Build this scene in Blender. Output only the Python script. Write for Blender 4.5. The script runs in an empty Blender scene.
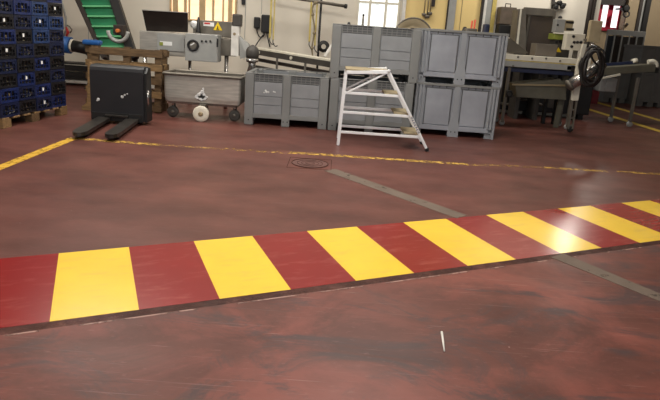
import bpy, bmesh, math, random
from mathutils import Vector, Matrix
random.seed(7)
SC = bpy.context.scene
COL = SC.collection
PI = math.pi

# ------------------------------------------------------------------ camera model (solved from the floor marks and plumb lines)
H = 1.45
FPX, CX, CY = 544.0, 330.0, 156.0
PITCH, ROLL = math.radians(13.07), math.radians(3.915)
FW = Vector((0, math.cos(PITCH), -math.sin(PITCH)))
U0 = Vector((0, math.sin(PITCH), math.cos(PITCH)))
R0 = Vector((1, 0, 0))
RT = R0 * math.cos(ROLL) + U0 * math.sin(ROLL)
UP = -R0 * math.sin(ROLL) + U0 * math.cos(ROLL)


def ray(x, y):
    return FW + RT * ((x - CX) / FPX) - UP * ((y - CY) / FPX)


def at(x, y, Y):
    d = ray(x, y)
    return Vector((0, 0, H)) + d * (Y / d.y)


def onz(x, y, z=0.0):
    d = ray(x, y)
    return Vector((0, 0, H)) + d * ((z - H) / d.z)


cam_d = bpy.data.cameras.new('camera')
cam = bpy.data.objects.new('camera', cam_d)
COL.objects.link(cam)
M = Matrix((RT, UP, -FW)).transposed().to_4x4()
M.translation = Vector((0, 0, H))
cam.matrix_world = M
cam_d.sensor_width = 36
cam_d.lens = FPX / 660 * 36
cam_d.shift_y = -(200 - CY) / 660
cam_d.clip_end = 200
SC.camera = cam

# ------------------------------------------------------------------ materials
MATS = {}


def lin(c):
    return tuple(((v / 255) / 12.92 if v / 255 <= 0.04045 else ((v / 255 + 0.055) / 1.055) ** 2.4) for v in c) + (1,)


def mat(name, rgb, rough=0.5, metal=0.0, var=0.15, scale=6.0, rgb2=None, cover=0.5, bump=0.0, spec=0.5, stretch=(1, 1, 1)):
    m = bpy.data.materials.new(name)
    m.use_nodes = True
    nt = m.node_tree
    b = nt.nodes['Principled BSDF']
    tc = nt.nodes.new('ShaderNodeTexCoord')
    mp = nt.nodes.new('ShaderNodeMapping')
    mp.inputs['Scale'].default_value = stretch
    nt.links.new(tc.outputs['Object'], mp.inputs['Vector'])
    nz = nt.nodes.new('ShaderNodeTexNoise')
    nz.inputs['Scale'].default_value = scale
    nz.inputs['Detail'].default_value = 6
    nt.links.new(mp.outputs['Vector'], nz.inputs['Vector'])
    cr = nt.nodes.new('ShaderNodeValToRGB')
    c = lin(rgb)
    if rgb2 is None:
        lo = tuple(v * (1 - var) for v in c[:3]) + (1,)
        hi = tuple(min(1, v * (1 + var)) for v in c[:3]) + (1,)
        cr.color_ramp.elements[0].position = 0.3
        cr.color_ramp.elements[1].position = 0.7
        cr.color_ramp.elements[0].color = lo
        cr.color_ramp.elements[1].color = hi
    else:
        cr.color_ramp.elements[0].position = max(0, cover - 0.06)
        cr.color_ramp.elements[1].position = min(1, cover + 0.06)
        cr.color_ramp.elements[0].color = c
        cr.color_ramp.elements[1].color = lin(rgb2)
    nt.links.new(nz.outputs['Fac'], cr.inputs['Fac'])
    nt.links.new(cr.outputs['Color'], b.inputs['Base Color'])
    b.inputs['Roughness'].default_value = rough
    b.inputs['Metallic'].default_value = metal
    b.inputs['Specular IOR Level'].default_value = spec
    if bump:
        bp = nt.nodes.new('ShaderNodeBump')
        bp.inputs['Strength'].default_value = bump
        bp.inputs['Distance'].default_value = 0.01
        nt.links.new(nz.outputs['Fac'], bp.inputs['Height'])
        nt.links.new(bp.outputs['Normal'], b.inputs['Normal'])
    MATS[name] = m
    return m


def emit(name, rgb, strength, rgb2=None, scale=3.0):
    m = bpy.data.materials.new(name)
    m.use_nodes = True
    nt = m.node_tree
    b = nt.nodes['Principled BSDF']
    b.inputs['Base Color'].default_value = lin(rgb)
    b.inputs['Roughness'].default_value = 0.2
    if rgb2:
        tc = nt.nodes.new('ShaderNodeTexCoord')
        nz = nt.nodes.new('ShaderNodeTexNoise')
        nz.inputs['Scale'].default_value = scale
        nz.inputs['Detail'].default_value = 4
        nt.links.new(tc.outputs['Object'], nz.inputs['Vector'])
        cr = nt.nodes.new('ShaderNodeValToRGB')
        cr.color_ramp.elements[0].position = 0.4
        cr.color_ramp.elements[1].position = 0.6
        cr.color_ramp.elements[0].color = lin(rgb)
        cr.color_ramp.elements[1].color = lin(rgb2)
        nt.links.new(nz.outputs['Fac'], cr.inputs['Fac'])
        nt.links.new(cr.outputs['Color'], b.inputs['Emission Color'])
    else:
        b.inputs['Emission Color'].default_value = lin(rgb)
    b.inputs['Emission Strength'].default_value = strength
    MATS[name] = m
    return m


def floor_material():
    m = bpy.data.materials.new('floor_resin')
    m.use_nodes = True
    nt = m.node_tree
    N, L = nt.nodes, nt.links
    b = N['Principled BSDF']
    tc = N.new('ShaderNodeTexCoord')

    def noise(scale, detail, stretch=(1, 1, 1), rot=0.0, rough=0.55, dist=0.0):
        mp = N.new('ShaderNodeMapping')
        mp.inputs['Scale'].default_value = stretch
        mp.inputs['Rotation'].default_value = (0, 0, rot)
        L.new(tc.outputs['Object'], mp.inputs['Vector'])
        n = N.new('ShaderNodeTexNoise')
        n.inputs['Scale'].default_value = scale
        n.inputs['Detail'].default_value = detail
        n.inputs['Roughness'].default_value = rough
        n.inputs['Distortion'].default_value = dist
        L.new(mp.outputs['Vector'], n.inputs['Vector'])
        return n.outputs['Fac']

    def ramp(src, p0, p1, c0=(0, 0, 0, 1), c1=(1, 1, 1, 1)):
        r = N.new('ShaderNodeValToRGB')
        r.color_ramp.elements[0].position = p0
        r.color_ramp.elements[1].position = p1
        r.color_ramp.elements[0].color = c0
        r.color_ramp.elements[1].color = c1
        L.new(src, r.inputs['Fac'])
        return r.outputs['Color']

    def mix(fac, a, c):
        x = N.new('ShaderNodeMix')
        x.data_type = 'RGBA'
        L.new(fac, x.inputs[0])
        if isinstance(a, tuple):
            x.inputs[6].default_value = a
        else:
            L.new(a, x.inputs[6])
        if isinstance(c, tuple):
            x.inputs[7].default_value = c
        else:
            L.new(c, x.inputs[7])
        return x.outputs[2]

    def mul(a, k):
        x = N.new('ShaderNodeMath')
        x.operation = 'MULTIPLY'
        L.new(a, x.inputs[0])
        if isinstance(k, float):
            x.inputs[1].default_value = k
        else:
            L.new(k, x.inputs[1])
        return x.outputs[0]

    base = ramp(noise(1.3, 8, (1, 1.6, 1), 0.3, 0.62), 0.32, 0.68, lin((80, 49, 43)), lin((110, 69, 61)))
    # the worn zone on this side of the walkway: more mottled, with reddish and greyish patches
    sep = N.new('ShaderNodeSeparateXYZ')
    L.new(tc.outputs['Object'], sep.inputs[0])
    near = N.new('ShaderNodeMath')
    near.operation = 'MULTIPLY_ADD'
    L.new(sep.outputs[0], near.inputs[0])
    near.inputs[1].default_value = -0.444
    L.new(sep.outputs[1], near.inputs[2])
    nearf = ramp(near.outputs[0], 0.0, 1.0)
    nr = N.new('ShaderNodeMapRange')
    L.new(near.outputs[0], nr.inputs[0])
    nr.inputs[1].default_value = 3.1
    nr.inputs[2].default_value = 2.8
    nr.inputs[3].default_value = 0.0
    nr.inputs[4].default_value = 1.0
    worn = nr.outputs[0]
    red = ramp(noise(1.25, 10, (1, 1.4, 1), -0.4, 0.66, 0.8), 0.44, 0.62)
    col = mix(mul(mul(red, worn), 0.6), base, lin((140, 80, 70)))
    grey = ramp(noise(1.5, 10, (1, 2.0, 1), 0.45, 0.7, 1.0), 0.5, 0.62)
    col = mix(mul(mul(grey, worn), 0.85), col, lin((72, 60, 60)))
    g2 = ramp(noise(0.9, 5, (1, 2.0, 1), 0.2, 0.6), 0.5, 0.7)
    col = mix(mul(g2, 0.35), col, lin((82, 58, 52)))
    fine = ramp(noise(14.0, 6, (1, 3, 1), 0.2, 0.7), 0.58, 0.72)
    col = mix(mul(fine, 0.28), col, lin((150, 110, 100)))
    # long thin scratches in two directions
    s1 = ramp(noise(5.0, 2, (0.35, 16, 1), 0.35, 0.5, 0.15), 0.66, 0.71)
    col = mix(mul(s1, 0.1), col, lin((190, 165, 155)))
    s2 = ramp(noise(4.0, 2, (0.5, 20, 1), 1.1, 0.5, 0.2), 0.71, 0.75)
    col = mix(mul(mul(s2, worn), 0.3), col, lin((200, 175, 165)))
    s3 = ramp(noise(3.0, 3, (0.3, 10, 1), -0.5, 0.5, 0.3), 0.68, 0.74)
    col = mix(mul(s3, 0.3), col, lin((66, 46, 42)))
    # small pale chips
    vo = N.new('ShaderNodeTexVoronoi')
    vo.inputs['Scale'].default_value = 7.0
    L.new(tc.outputs['Object'], vo.inputs['Vector'])
    chip = ramp(vo.outputs['Distance'], 0.012, 0.04, (1, 1, 1, 1), (0, 0, 0, 1))
    sparse = ramp(noise(2.7, 2), 0.56, 0.6)
    col = mix(mul(mul(chip, sparse), 0.5), col, lin((205, 190, 180)))
    L.new(col, b.inputs['Base Color'])
    rr = N.new('ShaderNodeMapRange')
    L.new(noise(2.0, 6, (1, 2, 1), 0.3), rr.inputs[0])
    rr.inputs[3].default_value = 0.3
    rr.inputs[4].default_value = 0.52
    L.new(rr.outputs[0], b.inputs['Roughness'])
    b.inputs['Specular IOR Level'].default_value = 0.17
    bp = N.new('ShaderNodeBump')
    bp.inputs['Strength'].default_value = 0.12
    bp.inputs['Distance'].default_value = 0.01
    L.new(noise(9.0, 6), bp.inputs['Height'])
    L.new(bp.outputs['Normal'], b.inputs['Normal'])
    return m


def worn_paint(name, rgb, lo, hi, scale=9.0, rough=0.45):
    m = mat(name, rgb, rough, 0, 0.12, 5, spec=0.15)
    nt = m.node_tree
    b = nt.nodes['Principled BSDF']
    tc = nt.nodes.new('ShaderNodeTexCoord')
    nz = nt.nodes.new('ShaderNodeTexNoise')
    nz.inputs['Scale'].default_value = scale
    nz.inputs['Detail'].default_value = 8
    nz.inputs['Roughness'].default_value = 0.7
    nt.links.new(tc.outputs['Object'], nz.inputs['Vector'])
    mr = nt.nodes.new('ShaderNodeMapRange')
    mr.inputs[1].default_value = lo
    mr.inputs[2].default_value = hi
    nt.links.new(nz.outputs['Fac'], mr.inputs[0])
    nt.links.new(mr.outputs[0], b.inputs['Alpha'])
    return m


def band_paint(name, rgb, scuff, amount, rough):
    m = mat(name, rgb, rough, 0, 0.06, 3)
    nt = m.node_tree
    b = nt.nodes['Principled BSDF']
    src = b.inputs['Base Color'].links[0].from_socket
    tc = nt.nodes.new('ShaderNodeTexCoord')
    mp = nt.nodes.new('ShaderNodeMapping')
    mp.inputs['Rotation'].default_value = (0, 0, 0.2)
    mp.inputs['Scale'].default_value = (1, 3.5, 1)
    nt.links.new(tc.outputs['Object'], mp.inputs['Vector'])
    nz = nt.nodes.new('ShaderNodeTexNoise')
    nz.inputs['Scale'].default_value = 4
    nz.inputs['Detail'].default_value = 8
    nz.inputs['Roughness'].default_value = 0.65
    nt.links.new(mp.outputs['Vector'], nz.inputs['Vector'])
    cr = nt.nodes.new('ShaderNodeValToRGB')
    cr.color_ramp.elements[0].position = 0.52
    cr.color_ramp.elements[1].position = 0.75
    cr.color_ramp.elements[1].color = (amount, amount, amount, 1)
    cr.color_ramp.elements[0].color = (0, 0, 0, 1)
    nt.links.new(nz.outputs['Fac'], cr.inputs['Fac'])
    mx = nt.nodes.new('ShaderNodeMix')
    mx.data_type = 'RGBA'
    nt.links.new(cr.outputs['Color'], mx.inputs[0])
    nt.links.new(src, mx.inputs[6])
    mx.inputs[7].default_value = lin(scuff)
    nt.links.new(mx.outputs[2], b.inputs['Base Color'])
    b.inputs['Specular IOR Level'].default_value = 0.35
    return m


FLOOR = floor_material()
YPAINT = band_paint('yellow_floor_paint', (232, 192, 60), (206, 168, 76), 0.6, 0.24)
RPAINT = band_paint('red_floor_paint', (130, 31, 29), (160, 78, 72), 0.6, 0.24)
YWORN = worn_paint('worn_yellow_paint', (198, 160, 78), 0.46, 0.55, 15)
YFADED = worn_paint('faded_yellow_paint', (182, 146, 80), 0.53, 0.6, 16)
YLANE = worn_paint('lane_yellow_paint', (206, 176, 72), 0.3, 0.4)
YSOLID = worn_paint('firm_yellow_paint', (206, 162, 62), 0.36, 0.5, 10)
CONC = worn_paint('grey_cement', (106, 93, 83), 0.28, 0.42, 8, 0.6)
JOINT = mat('dark_joint', (78, 54, 48), 0.8, 0, 0.3, 12, spec=0.1)
JOINTW = worn_paint('worn_joint_stain', (76, 52, 46), 0.3, 0.95, 4, 0.7)
WALL = mat('painted_wall', (226, 218, 202), 0.6, 0, 0.04, 1.5)
WALLY = mat('yellow_wall_panel', (236, 208, 140), 0.5, 0, 0.05, 2)
WALLB = mat('beige_wall', (158, 140, 112), 0.7, 0, 0.06, 1.2)
CEIL = mat('ceiling_paint', (205, 203, 196), 0.8, 0, 0.05, 1)
TRIMW = mat('white_trim', (225, 222, 214), 0.5)
BOXG = mat('grey_plastic', (122, 123, 121), 0.42, 0, 0.1, 3)
BOXP = mat('grey_plastic_panel', (134, 136, 138), 0.35, 0, 0.12, 4)
BOXL = mat('pale_worn_plastic', (150, 153, 160), 0.3, 0, 0.16, 2.6)
BOXD = mat('dark_vent', (84, 85, 86), 0.55)
BOXS = mat('seam_dark', (52, 52, 52), 0.6)
BOXR = mat('pale_grey_plastic', (142, 145, 149), 0.38, 0, 0.1, 3)
STAIN = mat('white_scuff', (206, 206, 204), 0.6, 0, 0.1, 20)
ALU = mat('white_aluminium', (238, 239, 240), 0.35, 0.15, 0.05, 8)
TAN = mat('tan_tread', (152, 138, 108), 0.7, 0, 0.15, 15)
RUB = mat('black_rubber', (24, 23, 23), 0.7)
STEEL = mat('brushed_steel', (178, 173, 164), 0.36, 0.4, 0.18, 4, stretch=(1, 1, 8))
STEELD = mat('dull_steel', (118, 112, 102), 0.5, 0.5, 0.2, 5)
CHROME = mat('polished_steel', (190, 188, 184), 0.2, 0.9, 0.05, 5)
GREYP = mat('grey_paint_metal', (160, 160, 156), 0.5, 0.1, 0.08, 6)
GREYD = mat('dark_grey_metal', (72, 68, 63), 0.55, 0.1, 0.2, 6)
BROWN = mat('dark_brown_panel', (46, 38, 34), 0.6, 0, 0.15, 5)
BLACK = mat('black_plastic', (26, 25, 25), 0.5)
NAVY = mat('blue_black_paint', (34, 34, 37), 0.5, 0.0, 0.12, 5)
FORK = mat('worn_fork_steel', (62, 58, 54), 0.4, 0.5, 0.5, 9)
WOOD = mat('weathered_wood', (96, 74, 48), 0.8, 0, 0.35, 7, bump=0.3, stretch=(1, 6, 6))
WOODL = mat('pale_wood', (132, 104, 68), 0.8, 0, 0.3, 7, bump=0.3, stretch=(1, 6, 6))
BLUE = [mat('blue_crate_plastic', (25, 40, 88), 0.42, 0, 0.3, 9), mat('deep_blue_crate_plastic', (19, 29, 60), 0.45, 0, 0.3, 9),
        mat('teal_blue_crate_plastic', (36, 58, 100), 0.42, 0, 0.3, 9), mat('near_black_crate_plastic', (20, 20, 26), 0.5, 0, 0.3, 9)]
DARKC = mat('dark_goods_glints', (22, 21, 20), 0.3, 0, rgb2=(150, 134, 104), cover=0.62, scale=30)  # tan speckles paint glints into the dark colour
TAG = mat('white_tag', (235, 235, 232), 0.6)
GREEN = mat('green_belt', (34, 116, 76), 0.45, 0, 0.1, 6)
GREENL = mat('green_cleat', (104, 178, 126), 0.45, 0, 0.1, 6)
BLUEM = mat('blue_motor_paint', (40, 92, 158), 0.4, 0.1, 0.15, 8)
ORANGE = mat('orange_lamp', (206, 118, 56), 0.35)
YSIGN = mat('yellow_sign', (232, 196, 22), 0.5, 0, 0.05)
REDS = mat('red_sticker', (190, 50, 46), 0.5)
YSTRAP = mat('yellow_strap', (198, 178, 100), 0.7, 0, 0.15, 20)
ROPE = mat('grey_rope', (142, 130, 104), 0.9, 0, 0.25, 30)
CREAM = mat('cream_enamel', (222, 216, 198), 0.45, 0, 0.06, 6)
BEIGE = mat('beige_box_paint', (176, 160, 128), 0.55)
OLIVE = mat('olive_grey_metal', (98, 95, 82), 0.55, 0.1, 0.15, 6)
LIME = mat('lime_green_plastic', (138, 146, 62), 0.5)
DBLUE = mat('dark_blue_plastic', (34, 42, 70), 0.5)
REDP = mat('red_panel_paint', (118, 34, 42), 0.5)
FRAMER = mat('crimson_frame', (196, 24, 62), 0.5)
TANP = mat('tan_enamel', (150, 134, 104), 0.45, 0.2, 0.1, 5)
REDOR = mat('red_orange_plastic', (214, 84, 52), 0.5)
WHITEP = mat('white_plastic', (228, 224, 216), 0.45)
GREYBIN = mat('dim_grey_bin', (96, 94, 90), 0.55, 0, 0.12, 4)
WFRAME = mat('tan_window_frame', (196, 168, 124), 0.6)
WLIT = emit('warm_lit_pane', (255, 226, 190), 0.85, (240, 196, 140), 2.2)
WCOLD = emit('daylight_pane', (250, 252, 250), 1.05, (186, 196, 196), 7)
WBRIGHT = emit('bright_daylight_pane', (255, 255, 255), 1.3)
IRON = mat('cast_iron_cover', (92, 58, 51), 0.6, 0.0, 0.25, 20)


# ------------------------------------------------------------------ mesh builder
class MB:
    def __init__(self):
        self.bm = bmesh.new()

    def _add(self, verts, faces):
        vs = [self.bm.verts.new(v) for v in verts]
        for f in faces:
            try:
                self.bm.faces.new([vs[i] for i in f])
            except ValueError:
                pass
        return vs

    def box(self, x0, y0, z0, x1, y1, z1, bev=0.0, rot=None, piv=None):
        tmp = bmesh.new()
        bmesh.ops.create_cube(tmp, size=1)
        for v in tmp.verts:
            v.co = Vector(((x0 + x1) / 2 + v.co.x * (x1 - x0), (y0 + y1) / 2 + v.co.y * (y1 - y0), (z0 + z1) / 2 + v.co.z * (z1 - z0)))
        if bev:
            b = min(bev, 0.45 * min(abs(x1 - x0), abs(y1 - y0), abs(z1 - z0)))
            bmesh.ops.bevel(tmp, geom=list(tmp.edges), offset=b, segments=2, affect='EDGES', profile=0.6)
        if rot is not None:
            p = Vector(piv) if piv is not None else Vector(((x0 + x1) / 2, (y0 + y1) / 2, (z0 + z1) / 2))
            for v in tmp.verts:
                v.co = rot @ (v.co - p) + p
        self._merge(tmp)
        return self

    def _merge(self, tmp):
        tmp.verts.index_update()
        vs = [self.bm.verts.new(v.co) for v in tmp.verts]
        for f in tmp.faces:
            try:
                self.bm.faces.new([vs[v.index] for v in f.verts])
            except ValueError:
                pass
        tmp.free()

    def bar(self, a, b, w, h, up=(0, 0, 1), bev=0.0):
        """rectangular bar from a to b, w sideways and h along up"""
        a, b = Vector(a), Vector(b)
        d = (b - a)
        ln = d.length
        d.normalize()
        u = Vector(up)
        s = d.cross(u)
        if s.length < 1e-5:
            s = d.cross(Vector((1, 0, 0)))
        s.normalize()
        u = s.cross(d).normalized()
        tmp = bmesh.new()
        bmesh.ops.create_cube(tmp, size=1)
        for v in tmp.verts:
            v.co = Vector((v.co.x * w, (v.co.y + 0.5) * ln, v.co.z * h))
        if bev:
            bmesh.ops.bevel(tmp, geom=list(tmp.edges), offset=min(bev, 0.4 * min(w, h)), segments=2, affect='EDGES')
        for v in tmp.verts:
            v.co = a + s * v.co.x + d * v.co.y + u * v.co.z
        self._merge(tmp)
        return self

    def tube(self, pts, r, seg=10, cap=True, closed=False):
        pts = [Vector(p) for p in pts]
        n = len(pts)
        rad = r if isinstance(r, (list, tuple)) else [r] * n
        rings = []
        prev = None
        for i, p in enumerate(pts):
            if closed:
                d = pts[(i + 1) % n] - pts[i - 1]
            else:
                d = pts[min(i + 1, n - 1)] - pts[max(i - 1, 0)]
            if d.length < 1e-9:
                d = Vector((0, 0, 1))
            d.normalize()
            if prev is None:
                ref = Vector((0, 0, 1)) if abs(d.z) < 0.9 else Vector((1, 0, 0))
            else:
                ref = prev
            s = (ref - d * ref.dot(d))
            if s.length < 1e-6:
                s = Vector((1, 0, 0)) - d * d.x
            s.normalize()
            prev = s
            t = d.cross(s)
            rings.append([self.bm.verts.new(p + (s * math.cos(2 * PI * k / seg) + t * math.sin(2 * PI * k / seg)) * rad[i]) for k in range(seg)])
        m = n if closed else n - 1
        for i in range(m):
            A, B = rings[i], rings[(i + 1) % n]
            for k in range(seg):
                try:
                    f = self.bm.faces.new([A[k], A[(k + 1) % seg], B[(k + 1) % seg], B[k]])
                    f.smooth = True
                except ValueError:
                    pass
        if cap and not closed:
            self.bm.faces.new(list(reversed(rings[0])))
            self.bm.faces.new(rings[-1])
        return self

    def cyl(self, a, b, r, r2=None, seg=20):
        return self.tube([a, b], [r, r if r2 is None else r2], seg)

    def lathe(self, prof, c, axis=(0, 0, 1), seg=24):
        """profile of (radius, height) around an axis through c"""
        ax = Vector(axis).normalized()
        ref = Vector((1, 0, 0)) if abs(ax.x) < 0.9 else Vector((0, 1, 0))
        s = (ref - ax * ref.dot(ax)).normalized()
        t = ax.cross(s)
        c = Vector(c)
        rings = []
        for r, h in prof:
            rr = max(r, 1e-4)
            rings.append([self.bm.verts.new(c + ax * h + (s * math.cos(2 * PI * k / seg) + t * math.sin(2 * PI * k / seg)) * rr) for k in range(seg)])
        for i in range(len(rings) - 1):
            A, B = rings[i], rings[i + 1]
            for k in range(seg):
                f = self.bm.faces.new([A[k], A[(k + 1) % seg], B[(k + 1) % seg], B[k]])
                f.smooth = True
        self.bm.faces.new(list(reversed(rings[0])))
        self.bm.faces.new(rings[-1])
        return self

    def prism(self, poly, off):
        """polygon in space pushed along off"""
        n = len(poly)
        off = Vector(off)
        vs = [Vector(p) for p in poly] + [Vector(p) + off for p in poly]
        self._add(vs, [list(range(n)), list(range(2 * n - 1, n - 1, -1))] + [[i, i + n, (i + 1) % n + n, (i + 1) % n] for i in range(n)])
        return self

    def torus(self, c, R, r, axis=(0, -1, 0), seg=28, a0=0, a1=2 * PI):
        ax = Vector(axis).normalized()
        ref = Vector((1, 0, 0)) if abs(ax.x) < 0.9 else Vector((0, 1, 0))
        s = (ref - ax * ref.dot(ax)).normalized()
        t = ax.cross(s)
        full = abs(a1 - a0 - 2 * PI) < 1e-6
        k = seg if full else seg + 1
        pts = [Vector(c) + (s * math.cos(a0 + (a1 - a0) * i / seg) + t * math.sin(a0 + (a1 - a0) * i / seg)) * R for i in range(k)]
        return self.tube(pts, r, 8, True, full)

    def build(self, name, m, parent=None, local=False):
        bmesh.ops.recalc_face_normals(self.bm, faces=self.bm.faces)
        if parent is not None and not local:
            p = parent
            while p.parent is not None:
                p = p.parent
            inv = ROOTM[p.name].inverted()
            bmesh.ops.transform(self.bm, matrix=inv, verts=self.bm.verts)
        me = bpy.data.meshes.new(name)
        self.bm.to_mesh(me)
        self.bm.free()
        me.materials.append(m)
        o = bpy.data.objects.new(name, me)
        COL.objects.link(o)
        if parent is not None:
            o.parent = parent
        return o


ROOTM = {}


def tag(o, label, cat, group=None):
    o['label'] = label
    o['category'] = cat
    if group:
        o['group'] = group
    return o


def thing(name, label, cat, loc=(0, 0, 0), rz=0.0, group=None):
    o = bpy.data.objects.new(name, None)
    COL.objects.link(o)
    o.location = loc
    o.rotation_euler = (0, 0, rz)
    o.empty_display_size = 0.1
    ROOTM[o.name] = Matrix.Translation(Vector(loc)) @ Matrix.Rotation(rz, 4, 'Z')
    return tag(o, label, cat, group)


def struct(o):
    o['kind'] = 'structure'
    return o


def one(mb, name, m, label, cat, group=None):
    return tag(mb.build(name, m), label, cat, group)


def span(x0, y0, x1, y1, Y):
    """world extents of an upright rectangle seen at depth Y"""
    xm, ym = (x0 + x1) / 2, (y0 + y1) / 2
    return at(x0, ym, Y).x, at(xm, y1, Y).z, at(x1, ym, Y).x, at(xm, y0, Y).z


def ubox(mb, x0, y0, x1, y1, Y, dep, bev=0.0):
    X0, Z0, X1, Z1 = span(x0, y0, x1, y1, Y)
    return mb.box(X0, Y, Z0, X1, Y + dep, Z1, bev)


def copy_tree(src, loc, rz, label, group=None):
    r = src.copy()
    COL.objects.link(r)
    r.location = loc
    r.rotation_euler = (0, 0, rz)
    r['label'] = label
    if group:
        r['group'] = group
    ROOTM[r.name] = Matrix.Translation(Vector(loc)) @ Matrix.Rotation(rz, 4, 'Z')
    for ch in list(src.children):
        c = ch.copy()
        COL.objects.link(c)
        c.parent = r
        for g in list(ch.children):
            d = g.copy()
            COL.objects.link(d)
            d.parent = c
    return r


# ------------------------------------------------------------------ the room
WY = 11.4          # the long wall
WX = at(599.6, 10, WY).x
FY = 19.0          # far end of the side bay
HC = 4.8
struct(MB().box(-8.5, -5, -0.2, 15, FY + 0.2, 0).build('floor', FLOOR))
struct(MB().box(-8.7, -5, HC, 15.2, FY + 0.2, HC + 0.15).build('ceiling', CEIL))
struct(MB().box(-8.7, -5, 0, -8.5, FY, HC).build('wall_left', WALL))
struct(MB().box(15, -5, 0, 15.2, FY, HC).build('wall_right', WALLB))
X_Y0, X_Y1 = at(405, 10, WY).x, at(481, 10, WY).x
struct(MB().box(-8.5, WY, 0, X_Y0, WY + 0.25, HC).build('wall_back', WALL))
struct(MB().box(X_Y0, WY, 0, X_Y1, WY + 0.25, HC).build('wall_back_yellow', WALLY))
struct(MB().box(X_Y1, WY, 0, WX, WY + 0.25, HC).build('wall_back_end', WALL))
struct(MB().box(WX - 0.05, FY, 0, 15, FY + 0.2, HC).build('wall_far', WALLB))
struct(MB().box(-8.5, WY - 0.03, 0, -3.0, WY, 0.09).build('baseboard_back', TRIMW))
# seams, posts and trunking of the long wall
k = 0


def wtrim(x0, x1, m, dep=0.04, y0=-60, y1=60, Y=WY):
    global k
    k += 1
    X0, X1 = at(x0, 12, Y).x, at(x1, 12, Y).x
    Z0, Z1 = max(0.0, at((x0 + x1) / 2, y1, Y).z), min(HC, at((x0 + x1) / 2, y0, Y).z)
    struct(MB().box(X0, Y - dep, Z0, X1, Y, Z1, 0.004).build('trim_%d' % k, m))


wtrim(245.2, 245.8, GREYP, 0.01, -40, 60)
wtrim(261.2, 261.7, GREYP, 0.01, -40, 14)
wtrim(448, 455, GREYP, 0.05)
wtrim(480, 482.5, BROWN, 0.07)
wtrim(401.5, 405, WHITEP, 0.08)
wtrim(482.5, 485.5, WHITEP, 0.04)
wtrim(485.5, 491, GREYP, 0.03)
wtrim(491, 495, YSTRAP, 0.05)
wtrim(590.5, 593, BROWN, 0.09, -60, 48)
wtrim(446.6, 448, BROWN, 0.02)
wtrim(461, 461.5, TANP, 0.01)


def window(n, x0, x1, y0, y1, pane, frame, mull, rails=(), Y=WY, fw=1.5):
    X0, Z0, X1, Z1 = span(x0, y0, x1, y1, Y)
    f = MB()
    s = (X1 - X0) / (x1 - x0) * fw
    f.box(X0 - s, Y - 0.06, Z0 - s, X0, Y, Z1 + s).box(X1, Y - 0.06, Z0 - s, X1 + s, Y, Z1 + s)
    f.box(X0, Y - 0.06, Z0 - s, X1, Y, Z0).box(X0, Y - 0.06, Z1, X1, Y, Z1 + s)
    for t, w in mull:
        xm = at(t, (y0 + y1) / 2, Y).x
        f.box(xm - w / 2, Y - 0.05, Z0, xm + w / 2, Y - 0.006, Z1)
    for t in rails:
        zm = at((x0 + x1) / 2, t, Y).z
        f.box(X0, Y - 0.045, zm - 0.02, X1, Y - 0.006, zm + 0.02)
    w = struct(f.build('window_%d' % n, frame))
    g = MB().box(X0, Y - 0.02, Z0, X1, Y - 0.01, Z1).build('pane', pane)
    g.parent = w
    return w


window(1, 172, 236, -40, 20, WLIT, WFRAME, [(176, .10), (186, .05), (190, .03), (203, .12), (214, .04), (224, .03), (231, .08)], [])
window(2, 360, 399, -40, 27, WCOLD, CREAM, [(371, .05), (387, .05)], [3])
X0f, Z0f, X1f, Z1f = span(597, 5, 621, 28, FY)
window(3, 600.5, 617.8, 5.5, 27.5, WBRIGHT, FRAMER, [(609.0, .16)], [], FY, 3.4)
# the dark lintel over the far window, the beige post and dark posts of the side bay
struct(MB().box(at(596, 2, FY - .3).x, FY - .3, at(610, 4.5, FY - .3).z, at(628, 2, FY - .3).x, FY - 0.01, HC).build('lintel_far', BROWN))
for i, (a, b, mm, dd) in enumerate([(622, 624.5, BROWN, .06), (626.5, 637.5, WALLB, .45), (638, 641, BROWN, .5), (641, 644.5, GREYP, .45), (644.5, 649, BLACK, .55)]):
    x0, x1 = at(a, 15, FY - dd).x, at(b, 15, FY - dd).x
    struct(MB().box(x0, FY - dd, 0, x1, FY - 0.01, HC - .01).build('column_%d' % (i + 1), mm))

# ------------------------------------------------------------------ painted marks on the floor
OX, OY, TH = -1.286, 2.339, 0.418
WYEL, WRED, DEP = 0.405, 0.411, 0.831
ca, sa = math.cos(TH), math.sin(TH)
walk = thing('painted_walkway', 'wide band of yellow and red stripes painted across the floor', 'floor marking', (OX, OY, 0), TH)


def quad(mb, s0, s1, t0, t1, z=0.0015, th=0.0015):
    mb.box(s0, t0, z - th, s1, t1, z)


s = -(WRED + WYEL) * 2
for i in range(-2, 10):
    s0 = i * (WYEL + WRED)
    mb = MB(); quad(mb, s0, s0 + WYEL, 0, DEP); mb.build('yellow_stripe', YPAINT, walk, True)
    mb = MB(); quad(mb, s0 + WYEL, s0 + WYEL + WRED, 0, DEP); mb.build('red_stripe', RPAINT, walk, True)


def strip(a, b, w0, w1, name, m, z=0.002, n=1):
    a, b = Vector(a), Vector(b)
    d = (b - a).normalized()
    sd = Vector((-d.y, d.x, 0))
    mb = MB()
    p = [a - sd * w0 / 2, b - sd * w1 / 2, b + sd * w1 / 2, a + sd * w0 / 2]
    mb.prism([Vector((q.x, q.y, 0.0003)) for q in p], (0, 0, z))
    return mb.build(name, m)


def line(pa, pb, w, m, label, ext0=0.0, ext1=0.0):
    a, b = onz(*pa), onz(*pb)
    d = (b - a).normalized()
    return tag(strip(a - d * ext0, b + d * ext1, w, w, 'lane_line', m), label, 'floor marking')


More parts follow.
